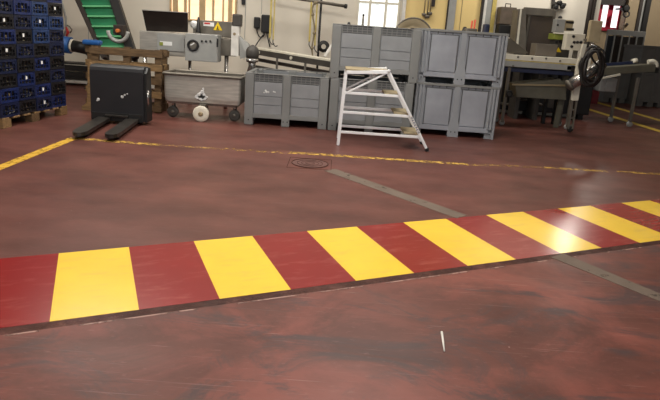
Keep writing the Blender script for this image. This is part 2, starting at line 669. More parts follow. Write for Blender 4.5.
line((-6, 170), (73, 138.5), 0.11, YSOLID, 'solid yellow line running from the blue crates toward the forks', 0.6, 0)
line((70, 138), (160, 145), 0.1, YWORN, 'chipped yellow line starting in front of the pallet truck forks')
line((160, 145), (290, 153), 0.1, YFADED, 'faintest worn yellow line leading to the manhole cover')
line((290, 152.5), (468, 164.5), 0.1, YWORN, 'worn yellow line in front of the aluminium steps')
line((468, 164.5), (545, 167.5), 0.09, YFADED, 'patchy yellow line in front of the right end of the grey boxes')
line((545, 167.5), (607, 171.5), 0.075, YWORN, 'bright yellow dash right of the patchy line')
line((618, 171.8), (668, 174.5), 0.075, YWORN, 'yellow dash at the right end of the worn floor line', 0, 0.6)
line((583, 98.5), (664, 121.5), 0.17, YLANE, 'farther of two long yellow lane lines by the grey bins', 0.5, 1.2)
line((578, 106), (664, 132.5), 0.17, YLANE, 'nearer of two long yellow lane lines by the wheeled conveyor', 0.5, 1.2)

struct(strip(onz(330, 170), onz(462, 217), 0.16, 0.15, 'floor_strip_1', CONC))
struct(strip(onz(557, 255.5), onz(668, 301), 0.15, 0.11, 'floor_strip_2', CONC))
nb = Vector((sa, -ca, 0))
pj = Vector((OX, OY, 0)) + nb * 0.034
struct(strip(pj - Vector((ca, sa, 0)) * 1.5, pj + Vector((ca, sa, 0)) * 7, 0.06, 0.06, 'floor_joint_1', JOINTW, 0.0006))
pj2 = Vector((OX, OY, 0)) + nb * 0.075
struct(strip(pj2 - Vector((ca, sa, 0)) * 1.5, pj2 + Vector((ca, sa, 0)) * 7, 0.009, 0.009, 'floor_joint_2', worn_paint('pale_joint', (165, 135, 125), 0.46, 0.56, 5)))

mh = thing('manhole_cover', 'round worn manhole cover in a square frame beside the grey strip', 'manhole cover', tuple(onz(310, 163.5)))
c = onz(310, 163.5)
cov = MB().lathe([(0.2, 0.0), (0.2, 0.003), (0.19, 0.0035)], c, seg=40).build('cover', IRON, mh)
rg = MB()
rg.torus(c + Vector((0, 0, .005)), 0.2, 0.005, (0, 0, 1), 40).build('ring', JOINT, mh)
fr = MB()
for q in range(4):
    a = Vector((0.235, 0.235, 0)); a.rotate(Matrix.Rotation(q * PI / 2, 3, 'Z'))
    b2 = Vector((0.235, -0.235, 0)); b2.rotate(Matrix.Rotation(q * PI / 2, 3, 'Z'))
    fr.bar(c + a + Vector((0, 0, .001)), c + b2 + Vector((0, 0, .001)), 0.007, 0.003)
fr.build('frame', JOINT, mh)
for q in range(3):
    MB().torus(c + Vector((0, 0, .005)), .05 + .045 * q, .003, (0, 0, 1), 28).build('ridge', JOINT, mh)

a, b = onz(441.6, 333), onz(444.3, 352)
one(MB().tube([a + Vector((0, 0, .006)), a.lerp(b, .5) + Vector((0, 0, .006)), b + Vector((0, 0, .005))], [.006, .0055, .003], 10), 'white_stick', WHITEP,
    'short white stick lying on the bare floor below the walkway', 'stick')

# ------------------------------------------------------------------ grey pallet boxes
BW, BD, BH = 1.22, 1.0, 0.765


def pallet_box(style, name, label, loc, rz, group, hh=BH, w=BW):
    t = thing(name, label, 'pallet box', loc, rz, group)
    w0 = 0.035
    zf = 0.12
    # the tub: floor and four walls set back behind the posts
    tub = MB()
    i = 0.028
    tub.box(i, i, zf, w - i, BD - i, zf + .03)
    tub.box(i, i, zf, w - i, i + w0, hh - .02).box(i, BD - i - w0, zf, w - i, BD - i, hh - .02)
    tub.box(i, i, zf, i + w0, BD - i, hh - .02).box(w - i - w0, i, zf, w - i, BD - i, hh - .02)
    tub.build('tub', BOXP if style == 'slat' else BOXL, t, True)
    rim = MB()
    rt = 0.012 if style == 'slat' else 0.035
    rim.box(0.0, 0.0, hh - rt, w, .06, hh, .004).box(0, BD - .06, hh - rt, w, BD, hh, .004)
    rim.box(0, .06, hh - rt, .06, BD - .06, hh, .004).box(w - .06, .06, hh - rt, w, BD - .06, hh, .004)
    rim.build('rim', BOXG, t, True)
    rail = MB()
    rb, rtp = (zf - .01, zf + .06) if style == 'slat' else (zf - .03, zf + .04)
    rail.box(.1, .004, rb, w - .1, .05, rtp, .006).box(.1, BD - .05, rb, w - .1, BD - .004, rtp, .006)
    rail.box(.004, .1, rb, .05, BD - .1, rtp, .006).box(w - .05, .1, rb, w - .004, BD - .1, rtp, .006)
    rail.box(.1, BD - .06, 0, w - .1, BD - .03, .13)  # back skid added to block the lit background, keeping the gap dark
    rail.build('bottom_rail', BOXG if style == 'slat' else BOXL, t, True)
    # corner and centre posts, standing on the floor as feet
    cw = 0.13 if style == 'slat' else 0.15
    cols = [(0, cw), (w / 2 - .06, w / 2 + .06), (w - cw, w)]
    for n, (x0, x1) in enumerate(cols):
        for (y0, y1) in ((0, .12), (BD - .12, BD)):
            p = MB()
            if style == 'slat' or n == 1:
                if style != 'slat':
                    p.prism([(x0 + .02, y0, hh - .035), (x1 - .02, y0, hh - .035), (x1 - .02, y0, .35), (x1 + .02, y0, .16), (x1 + .02, y0, .0), (x0 - .02, y0, .0), (x0 - .02, y0, .16), (x0 + .02, y0, .35)], (0, y1 - y0, 0))
                else:
                    p.box(x0, y0, 0, x1, y1, hh - .012, .012)
            else:
                p.box(x0 + .006, y0 + .035, 0, x1 - .006, y1 - .035, hh - .035, .004)
                for q in range(3):
                    xr = x0 + .008 + q * (x1 - x0 - .016 - .034) / 2
                    p.box(xr, y0, .14 if q != (0 if n == 0 else 2) else 0.0, xr + .034, y1, hh - .03, .008)
            po = p.build('corner_post' if n != 1 else 'centre_post', BOXG if style == 'slat' else BOXR, t, True)
            if y0 == 0:
                hl = MB()
                hx = [(x0 + x1) / 2] if n != 1 else [x0 + .03, x1 - .03]
                for xh in hx:
                    hl.cyl((xh, -.001, .075), (xh, .008, .075), .010, seg=12)
                hl.build('hole', BLACK, po, True)
    # side walls: middle posts
    for x0, x1 in ((0, .1), (w - .1, w)):
        MB().box(x0, BD / 2 - .06, 0, x1, BD / 2 + .06, hh - .012, .012).build('side_post', BOXG, t, True)
    for (x0, x1) in ((cols[0][1], cols[1][0]), (cols[1][1], cols[2][0])):
        pn = MB()
        if style == 'slat':
            pn.box(x0 + .005, .012, zf + .06, x1 - .005, .03, .300, .004)
            pn.box(x0 + .005, .012, .308, x1 - .005, .03, .430, .004)
            pn.box(x0 + .005, .012, .438, x1 - .005, .03, .640, .004)
            po = pn.build('front_panel', BOXP, t, True)
            v = MB()
            v.box(x0 + .005, .02, .645, x1 - .005, .03, hh - .014)
            v.build('vent', BOXD, po, True)
            v2 = MB()
            n = 6
            for q in range(n + 1):
                xx = x0 + .01 + q * (x1 - x0 - .02) / n
                v2.box(xx - .004, .013, .645, xx + .004, .03, hh - .014)
            for zz in (.66, .695, .73):
                v2.box(x0 + .005, .013, zz - .004, x1 - .005, .03, zz + .004)
            v2.build('vent_grid', BOXG, po, True)
        else:
            pn.box(x0 + .02, .014, zf + .05, x1 - .02, .03, hh - .075, .012)
            po = pn.build('front_panel', BOXL, t, True)
            fr2 = MB()
            fr2.box(x0, .010, hh - .075, x1, .032, hh - .065).box(x0 + .008, .008, zf + .04, x0 + .02, .03, hh - .065).box(x1 - .02, .008, zf + .04, x1 - .008, .03, hh - .065)
            for q in range(1, 4):
                xx = x0 + q * (x1 - x0) / 4
                fr2.box(xx - .006, .012, hh - .065, xx + .006, .03, hh - .03)
            fr2.build('panel_frame', BOXD, po, True)
    return t


G = 'grey plastic pallet boxes'
bA = pallet_box('slat', 'pallet_box', 'single grey pallet box beside the steel trolley, not stacked', (-1.305, 7.93, 0), 0.0, G)
mk = MB()
for (x, z, r) in ((.30, .52, .014), (.315, .50, .018), (.345, .50, .014), (.28, .49, .012), (.42, .51, .012), (.44, .505, .01)):
    mk.lathe([(r, 0), (r * .8, .002)], (x, .012, z), (0, -1, 0), 9)
mk.build('white_smear', STAIN, bA, True)
bB1 = pallet_box('slat', 'pallet_box', 'lower grey pallet box standing behind the aluminium steps', (-.065, 7.92, 0), 0.015, G, .772)
bB2 = pallet_box('slat', 'pallet_box', 'upper grey pallet box with slotted vents, above the aluminium steps', (-.085, 7.92, .772), 0.015, G, .765, 1.27)
bC1 = pallet_box('rib', 'pallet_box', 'floor-standing grey pallet box with flared centre post, at the end of the row', (1.195, 8.09, 0), -0.035, G, .785, 1.24)
bC2 = pallet_box('rib', 'pallet_box', 'upper ribbed grey pallet box with pale glossy panels', (1.185, 8.09, .785), -0.035, G, .775, 1.27)

# ------------------------------------------------------------------ aluminium platform steps
YN = 6.9
DL = 0.46
lad = thing('platform_steps', 'white aluminium platform steps standing in front of the grey boxes', 'step ladder', (0.08, YN, 0))
TL, TR = at(346.3, 72, YN), at(389, 72, YN)
FL, FR = at(338, 145, YN), at(426.5, 149.5, YN)
FL.z = 0.0
FR.z = 0.03
for side, off in (('near', 0.0), ('far', DL)):
    o = Vector((0, off, 0))
    MB().bar(FL + o, TL + o, .036, .05, (0, 1, 0), .006).build('leg', ALU, lad)
    MB().bar(FR + o, TR + o, .036, .052, (0, 1, 0), .006).build('leg', ALU, lad)
    MB().bar(TL + o, TR + o, .05, .05, (0, 0, 1), .006).build('top_rail', ALU, lad)
    MB().bar(at(344, 94, YN) + o, at(386, 73.5, YN) + o + Vector((0, -.001, 0)), .028, .022, (0, 0, 1), .004).build('brace', ALU, lad)
    for (ya, yb) in ((92, 95), (111.5, 114.5), (131.5, 134.8)):
        za = at(344, ya + .5, YN).z
        f = (TL.z - za) / (TL.z - FL.z)
        g = (TR.z - za) / (TR.z - FR.z)
        A, B = TL.lerp(FL, f) + o, TR.lerp(FR, g) + o
        MB().bar(A, B, .022, .034, (0, 0, 1), .004).build('side_rail', ALU, lad)
    foot = MB().bar(FR + o - (TR - FR).normalized() * .03, FR + o + (TR - FR).normalized() * .02, .046, .06, (0, 1, 0), .008)
    foot.build('rubber_foot', RUB, lad)
    MB().lathe([(.018, 0), (.018, .03), (.012, .034)], TR + o + Vector((-.005, -.03, .02)), (0, -1, 0), 14).build('hinge', ALU, lad)
plat = MB().box(TL.x - .01, YN - .02, TL.z + .022, TR.x + .01, YN + DL + .02, TL.z + .045, .006).build('platform', TAN, lad)
for za in (at(395, 95, YN).z, at(403, 114, YN).z, at(412, 134, YN).z):
    g = (TR.z - za) / (TR.z - FR.z)
    xx = TR.x + (FR.x - TR.x) * g
    MB().box(xx - .2, YN + .02, za - .012, xx + .01, YN + DL - .02, za + .014, .004).build('tread', TAN, lad)
lab = MB()
q0, q1 = TR.lerp(FR, .56), TR.lerp(FR, .80)
dn = (q1 - q0).normalized()
lb = MB().bar(q0 + Vector((0, -.0262, 0)), q1 + Vector((0, -.0262, 0)), .03, .002, (0, 1, 0)).build('maker_label', WHITEP, lad)
perp = Vector((dn.z, 0, -dn.x))
NAVYINK = mat('navy_ink', (46, 56, 104), 0.6)
for q in range(7):
    p = q0.lerp(q1, .1 + q * .13) + Vector((0, -.0276, 0))
    lt = MB()
    lt.bar(p - perp * .01, p + perp * .01, .01, .002, (0, 1, 0))
    lt.bar(p - perp * .009, p - perp * .009 + dn * .016, .005, .002, (0, 1, 0))
    if q % 2:
        lt.bar(p + perp * .009, p + perp * .009 + dn * .016, .005, .002, (0, 1, 0))
    else:
        lt.bar(p + dn * .015 - perp * .01, p + dn * .015 + perp * .01, .004, .002, (0, 1, 0))
    lt.build('letter', NAVYINK, lb)

# ------------------------------------------------------------------ pallet of blue crates
pal_o = onz(3, 129)
pe = onz(66.5, 114.5)
dirp = (pe - pal_o)
prz = math.atan2(dirp.y, dirp.x) - PI / 2
PL = 1.285
pal = thing('wooden_pallet', 'wooden pallet under the stack of blue crates', 'pallet', (pal_o.x, pal_o.y, 0), prz)
for q, y0 in enumerate((0, .53, PL - .15)):
    for x0 in (-.1, -.45, -.8):
        MB().box(x0, y0, 0, x0 + .1, y0 + .15, .105, .004).build('block', WOODL if q != 1 else WOOD, pal, True)
for q in range(7):
    y0 = q * (PL - .12) / 6
    MB().box(-.8, y0, .105, 0.0, y0 + .12, .128, .003).build('deck_board', WOODL, pal, True)

CH, CW, CDp = .178, PL / 4 - .004, .4
ORD = ['first', 'second', 'third', 'fourth', 'fifth', 'sixth', 'seventh', 'eighth', 'ninth', 'tenth', 'eleventh', 'twelfth']
COLN = ['nearest the camera', 'second from the near end', 'third from the near end', 'at the far end']


def crate_mesh():
    b = MB()
    x0, x1, y0, y1, h = -CDp, 0.0, 0.0, CW, CH - .004
    b.box(x0 + .01, y0 + .01, 0, x1 - .01, y1 - .01, .014)
    for (ax, ay) in ((x0, y0), (x1 - .028, y0), (x0, y1 - .028), (x1 - .028, y1 - .028)):
        b.box(ax, ay, 0, ax + .028, ay + .028, h, .004)
    for z0, z1 in ((0, .03), (.068, .076), (h - .032, h)):
        b.box(x1 - .014, y0 + .02, z0, x1 - .002, y1 - .02, z1).box(x0 + .002, y0 + .02, z0, x0 + .014, y1 - .02, z1)
        b.box(x0 + .02, y0 + .002, z0, x1 - .02, y0 + .014, z1).box(x0 + .02, y1 - .014, z0, x1 - .02, y1 - .002, z1)
    for q in range(1, 5):
        yy = y0 + q * CW / 5
        b.box(x1 - .013, yy - .004, .03, x1 - .003, yy + .004, h - .03)
    for q in range(1, 6):
        xx = x0 + q * CDp / 6
        b.box(xx - .006, y0 + .003, .03, xx + .006, y0 + .013, h - .03)
    # half of the side closed by a plate with the hand hole
    b.box(x1 - .012, y0 + .03, .11, x1 - .004, y0 + .075, h - .03).box(x1 - .012, y1 - .075, .11, x1 - .004, y1 - .03, h - .03)
    return b


def goods_mesh(seed):
    rnd = random.Random(seed)
    b = bmesh.new()
    bmesh.ops.create_cube(b, size=1)
    bmesh.ops.subdivide_edges(b, edges=list(b.edges), cuts=5, use_grid_fill=True)
    for v in b.verts:
        n = v.co.copy()
        v.co = Vector((-CDp / 2 + n.x * (CDp - .04), CW / 2 + n.y * (CW - .04), .018 + (n.z + .5) * (CH - .03)))
        v.co += Vector((rnd.uniform(-.03, .012), rnd.uniform(-.01, .01), rnd.uniform(-.012, .006)))
    m = MB()
    m.bm.free()
    m.bm = b
    return m


protos = {}
GC = 'crates stacked on the wooden pallet'
pat = [
    'DKDB', 'BDBK', 'KBKD', 'DKBK', 'KDKD', 'BKTD', 'KDTT', 'DBTK', 'KKKB', 'TBTD', 'DBKK', 'KDKB']
key = {'B': 0, 'D': 1, 'T': 2, 'K': 3}
cname = {'B': 'blue', 'D': 'dark blue', 'T': 'greyish blue', 'K': 'black'}
tagged = {(0, 2), (1, 2), (2, 1), (3, 2), (4, 0), (5, 1), (6, 2), (6, 0), (7, 3), (8, 1), (9, 2), (10, 3)}
Rp = Matrix.Rotation(prz, 3, 'Z')
for r in range(12):
    for cidx in range(4):
        kk = pat[r][cidx]
        tg = (r, cidx) in tagged
        jit = random.uniform(-.012, .006)
        loc = Vector((pal_o.x, pal_o.y, .128 + r * CH)) + Rp @ Vector((jit, cidx * (CW + .004), 0))
        lbl = '%s crate%s, %s layer above the pallet, %s' % (cname[kk], ' with white tag' if tg else '', ORD[r], COLN[cidx])
        if (kk, tg) not in protos:
            t = thing('stacking_crate', lbl, 'crate', tuple(loc), prz, GC)
            protos[(kk, tg)] = t
            crate_mesh().build('body', BLUE[key[kk]], t, True)
            goods_mesh(ord(kk)).build('contents', DARKC, t, True)
            if tg:
                MB().box(-.003, CW * .5 - .02, .085, .002, CW * .5 + .01, .125).build('paper_tag', TAG, t, True)
        else:
            copy_tree(protos[(kk, tg)], loc, prz, lbl)

# ------------------------------------------------------------------ pallet truck
jk = thing('pallet_truck', 'black powered pallet truck with two forks pointing to the camera', 'pallet truck', (-2.93, 7.35, 0))
X0, X1 = at(90.5, 95, 7.3).x, at(143.5, 95, 7.3).x
ZT = at(118, 66, 7.3).z
body = MB()
prof = [(7.3, .05), (7.29, ZT - .07), (7.30, ZT - .03), (7.34, ZT - .005), (7.40, ZT), (7.5, ZT), (7.54, ZT - .06), (7.54, .05)]
body.prism([(X0, y, z) for y, z in prof], (X1 - X0, 0, 0))
body.build('body', NAVY, jk)
cp = MB()
cp.prism([(X1, 7.33, .04), (X1, 7.32, ZT - .08), (X1, 7.40, ZT - .01), (X1, 7.49, ZT - .01), (X1, 7.55, .04)], (.035, 0, 0))
cp.build('side_cover', BLACK, jk)
MB().box(X0 + .01, 7.285, .0 + .04, X1 - .01, 7.3, .15, .004).build('lower_plate', BLACK, jk)
MB().box((X0 + X1) / 2 - .16, 7.25, .10, (X0 + X1) / 2 + .16, 7.31, .13, .01).build('fork_bracket', FORK, jk)
for (bx, by, tx, ty) in ((108, 114.5, 77, 133), (137, 116, 109.5, 135)):
    A, B = onz(bx, by, .10), onz(tx, ty, .085)
    A.y = 7.32
    d = Vector((B.x - A.x, B.y - A.y, 0)).normalized()
    sd = Vector((d.y, -d.x, 0))
    A0, B0 = Vector((A.x, A.y, 0)), Vector((B.x, B.y, 0))
    w = .082
    f = MB()
    L = (B0 - A0).length
    top = [(0, w), (L - .16, w), (L - .06, w * .85), (L - .01, w * .5), (L, 0)]
    pl = [A0 + d * s_ + sd * t_ for s_, t_ in top] + [A0 + d * s_ - sd * t_ for s_, t_ in reversed(top[:-1])]
    f.prism([p + Vector((0, 0, .045)) for p in pl], (0, 0, .045))
    fk = f.build('fork', FORK, jk)
    wc = A0 + d * (L - .22)
    MB().cyl(wc + sd * -.05 + Vector((0, 0, .04)), wc + sd * .05 + Vector((0, 0, .04)), .04, seg=18).build('load_wheel', RUB, fk)
for px, py, r in ((98, 99.5, .022), (122, 97, .024), (124.5, 95, .016), (127, 94, .012), (97, 100.5, .014)):
    p = at(px, py, 7.288)
    mk = MB().lathe([(r, 0), (r * .7, .003)], (p.x, 7.2955, p.z), (0, -1, .0), 7).build('paint_chip', STAIN, jk)
for xx in (X0 + .12, X1 - .12):
    MB().cyl((xx - .04, 7.43, .09), (xx + .04, 7.43, .09), .09, seg=22).build('drive_wheel', RUB, jk)
MB().cyl((X1 + .036, 7.36, .28), (X1 + .036, 7.36, .48), .018, seg=12).build('chrome_rod', CHROME, jk)

# ------------------------------------------------------------------ upright pallets behind the truck


def upright_pallet(name, label, px0, px1, Y, lean, group):
    x0, x1 = at(px0, 75, Y).x, at(px1, 75, Y).x
    t = thing(name, label, 'pallet', ((x0 + x1) / 2, Y, 0), 0.0, group)
    hw = (x1 - x0) / 2
    hgt = 0.97
    sh = Matrix.Rotation(-lean, 3, 'X')

    def part(nm, m, a, b):
        bm_ = MB()
        bm_.box(a[0], a[1], a[2], b[0], b[1], b[2], .004)
        for v in bm_.bm.verts:
            v.co = sh @ v.co
        lo = 0
        bm_.build(nm, m, t, True)
    for xs in (-hw, -.05, hw - .1):
        part('stringer', WOOD, (xs, .02, 0.0), (xs + .1, .1, hgt))
    for q in range(5):
        z0 = .02 + q * (hgt - .14) / 4
        part('deck_board', WOODL if q % 2 else WOOD, (-hw - .02, 0, z0), (hw + .02, .02, z0 + .1))
        part('deck_board', WOOD, (-hw - .02, .1, z0), (hw + .02, .12, z0 + .1))
    return t


upright_pallet('wooden_pallet', 'weathered pallet standing on edge right behind the pallet truck', 90, 160, 8.35, .05, 'pallets on edge')
upright_pallet('wooden_pallet', 'second weathered pallet on edge, behind the first one', 86, 165, 8.62, .05, 'pallets on edge')
wd = at(88, 100, 8.2)
wedge = MB()
wedge.prism([(wd.x - .10, 8.2, .0), (wd.x + .08, 8.2, 0), (wd.x + .08, 8.2, .72), (wd.x + .02, 8.2, .72), (wd.x - .02, 8.2, .12), (wd.x - .1, 8.2, .06)], (0, .1, 0))
one(wedge, 'timber_prop', WOODL, 'short timber prop with wide foot left of the pallet truck', 'timber')

# ------------------------------------------------------------------ dark rack with the blue drum
YR = 10.95
rk = thing('low_rack', 'low dark rack standing between blue crates and pallet truck', 'rack', (at(75, 78, YR).x, YR, 0))
xa, xb = at(48, 70, YR).x, at(104, 70, YR).x
zr0, zr1 = at(75, 79, YR).z, at(75, 63, YR).z
zm = (zr0 + zr1) / 2
for z0, z1 in ((zr0, zr0 + .03), (zm, zm + .025), (zr1 - .03, zr1)):
    MB().box(xa, YR, z0, xb, YR + .35, z1, .004).build('shelf', BLACK, rk)
MB().box(xa, YR - .02, at(75, 83.2, YR).z, xb, YR, at(75, 80.4, YR).z, .004).build('kick_rail', TRIMW, rk)
for xx in (xa, xb - .05):
    for yy in (YR, YR + .3):
        MB().box(xx, yy, 0, xx + .05, yy + .05, zr1, .003).build('post', BLACK, rk)
for z0, z1 in ((zr0 + .03, zm - .02), (zm + .025, zr1 - .05)):
    MB().box(xa, YR + .01, z0, xb, YR + .03, z1, .003).build('front_board', BLACK, rk)

YD = 10.0
dm = thing('drum_motor', 'blue drum motor with pale flange and black shaft beside the blue crates', 'motor', (at(66, 44, YD).x, YD, 0))
c0, c1 = at(54, 43, YD), at(71, 45.5, YD)
MB().cyl(c0, c1, .15, seg=28).build('drum', BLUEM, dm)
ax = (c1 - c0).normalized()
MB().lathe([(.1, 0), (.12, .01), (.12, .04), (.06, .05)], c1, ax, 24).build('flange', CREAM, dm)
c2 = at(88, 49, YD)
MB().cyl(c1 + ax * .04, c2, .105, seg=20).build('shaft', BLACK, dm)
MB().cyl(c2 - ax * .01, c2 + ax * .12, .12, seg=20).build('bearing', GREYD, dm)
for pp in (c0.lerp(c1, .3), c2 + ax * .06):
    MB().box(pp.x - .03, YD - .04, 0, pp.x + .03, YD + .04, pp.z - .05, .004).build('pedestal', GREYD, dm)
tp_ = at(94, 43, 8.7)
one(MB().box(tp_.x - .16, 8.62, .965, tp_.x + .12, 8.76, at(94, 40, 8.7).z, .03), 'blue_bundle', BLUEM, 'small blue bundle lying on top of the upright pallets', 'bundle')

st = at(88, 18, 10.7)
sb = thing('wire_stand', 'thin wire stand with black top beside the green conveyor', 'stand', (st.x, 10.7, 0))
MB().cyl((st.x, 10.7, .015), (st.x, 10.7, st.z), .008, seg=10).build('rod', GREYP, sb)
MB().cyl((st.x + .05, 10.7, .015), (st.x + .05, 10.7, st.z), .006, seg=10).build('rod', GREYP, sb)
MB().box(st.x - .04, 10.67, st.z - .005, st.x + .09, 10.73, st.z + .03, .01).build('cap', BLACK, sb)
MB().lathe([(.14, 0), (.14, .012), (.02, .015)], (st.x + .025, 10.7, 0), seg=24).build('base', GREYD, sb)

# hanging cables and a red tool on the wall by the crates
ca_ = MB()
ca_.tube([at(60, -6, 11.36), at(63, 6, 11.36), at(66, 18, 11.36), at(66, 30, 11.36), at(63, 37, 11.36)], .02, 8)
one(ca_, 'cable', GREYP, 'grey cable hanging on the wall next to the blue crates', 'cable')
one(MB().tube([at(66, 27, 11.3), at(68, 32, 11.3), at(66, 38, 11.3)], [.015, .03, .015], 10), 'red_tool', REDS, 'small red tool hanging under the grey wall cable', 'tool')
one(MB().tube([at(67, 25, 11.35), at(70, 27, 11.35), at(72, 30, 11.35), at(70, 33, 11.35)], .009, 8), 'cord', BROWN, 'short brown cord loop hanging beside the red tool', 'cord')

# ------------------------------------------------------------------ green inclined conveyor
YC = 9.8
gc = thing('belt_conveyor', 'inclined green belt conveyor with pale cleats and dark frame', 'conveyor', (at(115, 50, YC).x, YC, 0))
# it climbs away from the low end, leaning over to the left
lo_l, lo_r = at(105, 53, 9.6), at(128, 53, 9.6)
hi_l, hi_r = at(71.5, -20, 10.0), at(104, -20, 10.0)
nrm = (hi_l - lo_l).cross(lo_r - lo_l).normalized()
if nrm.y > 0:
    nrm = -nrm
bt = MB().prism([lo_l, lo_r, hi_r, hi_l], -nrm * .05).build('belt', GREEN, gc)
for q in range(7):
    f = .06 + q * .137
    A, B = lo_l.lerp(hi_l, f), lo_r.lerp(hi_r, f)
    dd = (hi_l - lo_l).normalized()
    m = MB()
    m.prism([A + nrm * .002, B + nrm * .002, B + nrm * .05 + dd * .012, A + nrm * .05 + dd * .012], dd * .03)
    m.build('cleat', GREENL, bt)
for (a, b, w) in ((lo_l, hi_l, .07), (lo_r, hi_r, .15)):
    sgn = -1 if a is lo_l else 1
    off = (lo_r - lo_l).normalized() * sgn * (w / 2 + .004)
    d = (b - a).normalized()
    MB().bar(a + off - d * .12 + nrm * .02, b + off + nrm * .02, w, .14, nrm, .01).build('side_frame', BLACK if sgn > 0 else BROWN, gc)
for xx in (lo_l.x, lo_r.x + .1):
    MB().bar((xx, 9.68, 0), (xx, 9.68, .8), .06, .06).build('leg', GREYD, gc)
MB().bar(at(123.5, 46, 9.9), at(129, 66, 9.9), .1, .08, (0, 1, 0)).build('leg', BLACK, gc)
gcn = at(118, 31, 9.25)
gd = MB()
gd.torus(gcn, .17, .035, (0, -1, 0), 24, PI, 2 * PI) if False else None
pts = [gcn + Vector((math.cos(a) * .165, 0, math.sin(a) * .17)) for a in [PI + PI * q / 18 for q in range(19)]]
gd.tube([p + Vector((0, 0, 0)) for p in pts], .034, 8)
gd.build('guard_ring', GREYP, gc)
MB().lathe([(.036, 0), (.036, .05), (.02, .07)], gcn + Vector((0, .02, .0)), (0, -1, 0), 18).build('lamp', ORANGE, gc)
MB().box(gcn.x - .09, 9.27, gcn.z - .07, gcn.x + .08, 9.42, gcn.z + .1, .01).build('motor_box', BROWN, gc)

# ------------------------------------------------------------------ filling machine
YM = 9.2
fm = thing('filling_machine', 'stainless filling machine behind the steel trolley', 'machine', (at(190, 60, YM).x, YM, 0))
hp = MB()
hp.prism([at(142, 10, YM - .12), at(187.5, 12.8, YM - .12), at(187.5, 32.3, YM + .1), at(146.5, 31, YM + .1)], (0, .035, 0))
hp.build('hopper_panel', BROWN, fm)
hp = MB()
hp.prism([at(141.6, 9.4, YM - .125), at(188, 12.2, YM - .125), at(188, 13.0, YM - .125), at(141.8, 10.2, YM - .125)], (0, .05, 0))
hp.build('hopper_lip', STEEL, fm)
bx = MB(); ubox(bx, 139.5, 32, 186, 55.5, YM, .6, .015); bx.build('body', STEEL, fm)
bx = MB(); ubox(bx, 157, 34, 184.5, 51, YM - .015, .02, .005); bx.build('front_plate', CREAM if False else GREYP, fm)
bx = MB(); ubox(bx, 160, 41.5, 172, 45.5, YM - .019, .006); lbp = bx.build('sticker', TAG, fm)
bx = MB(); ubox(bx, 159.5, 42, 163, 45.5, YM - .021, .004); bx.build('green_mark', LIME, lbp)
bx = MB(); ubox(bx, 185, 34, 217.5, 61.5, YM - .2, .32, .012); cb = bx.build('control_box', GREYP, fm)
p = at(193.2, 45.3, YM - .2)
MB().lathe([(.075, 0), (.075, .008), (.05, .012)], p + Vector((0, 0, 0)), (0, -1, 0), 26).build('gauge_face', STEELD, cb)
MB().torus(p + Vector((0, -.012, 0)), .078, .019).build('gauge_ring', BLACK, cb)
MB().bar(p + Vector((-.04, -.016, .0)), p + Vector((.02, -.016, .035)), .02, .006, (0, 1, 0)).build('gauge_hand', TAG, cb)
for q in (202, 206.2, 210.4):
    p = at(q, 41.2, YM - .2)
    MB().lathe([(.017, 0), (.017, .02), (.012, .025)], p, (0, -1, 0), 14).build('button', BLACK, cb)
bx = MB(); ubox(bx, 216.5, 38.5, 218, 47, YM - .22, .04, .004); bx.build('latch', BLACK, cb)
bx = MB(); ubox(bx, 200, 21, 233, 37, YM + .15, .4, .012); rc = bx.build('rear_cabinet', STEELD, fm)
bx = MB(); ubox(bx, 203.5, 22.3, 214, 26.2, YM + .14, .012); sg = bx.build('sticker', TAG, rc)
bx = MB(); ubox(bx, 204.2, 22.6, 210, 24.2, YM + .135, .008); bx.build('red_bar', REDS, sg)
tr = [at(217.8, 22, YM + .14), at(222.2, 30.4, YM + .14), at(213.2, 30, YM + .14)]
ws = MB().prism(tr, (0, .012, 0)).build('warning_sign', YSIGN, rc)
cc = (tr[0] + tr[1] + tr[2]) / 3
MB().bar(cc + Vector((0, -.006, .02)), cc + Vector((0, -.006, -.02)), .014, .004, (0, 1, 0)).build('symbol', BLACK, ws)
MB().bar(cc + Vector((-.025, -.006, -.025)), cc + Vector((.025, -.006, -.028)), .012, .004, (0, 1, 0)).build('symbol', BLACK, ws)
p = at(198.3, 33, YM + .0)
tp = at(198.6, 17, YM + .0)
MB().lathe([(.045, 0), (.04, .03), (.016, tp.z - p.z - .01), (.008, tp.z - p.z)], p, seg=18).build('black_cone', BLACK, fm)
p = at(194.5, 24.5, YM + .12)
MB().lathe([(.02, 0), (.06, .015), (.065, .03), (.03, .05)], p, (0, -1, 0), 24).build('white_disc', TAG, fm)
MB().box(p.x - .02, YM + .1, at(194.5, 34, YM).z, p.x + .02, YM + .14, p.z - .05).build('disc_stem', STEELD, fm)
xl, zl, xr, zr = span(231, 26, 239, 56, YM - .05)
MB().box(xl, YM - .05, zl, xr, YM + .1, zr, .008).build('white_post', WHITEP, fm)
xl2, zl2, xr2, zr2 = span(232, 14, 241, 26.5, YM - .06)
MB().box(xl2, YM - .06, zl2, xr2, YM + .11, zr2, .02).build('post_cap', GREYD, fm)
p = at(234.5, 34, YM - .05)
MB().lathe([(.024, 0), (.024, .006)], p, (0, -1, 0), 16).build('post_emblem', TANP, fm)
bx = MB(); ubox(bx, 217, 39, 236, 56, YM + .05, .4, .01); bx.build('side_body', STEELD, fm)
for px, yy in ((145, YM + .05), (226.5, YM + .1), (190, YM + .5), (226, YM + .45), (160, YM + .5)):
    xx = at(px, 65, yy).x
    MB().cyl((xx, yy, 0), (xx, yy, .92), .032, seg=16).build('leg', CHROME, fm)

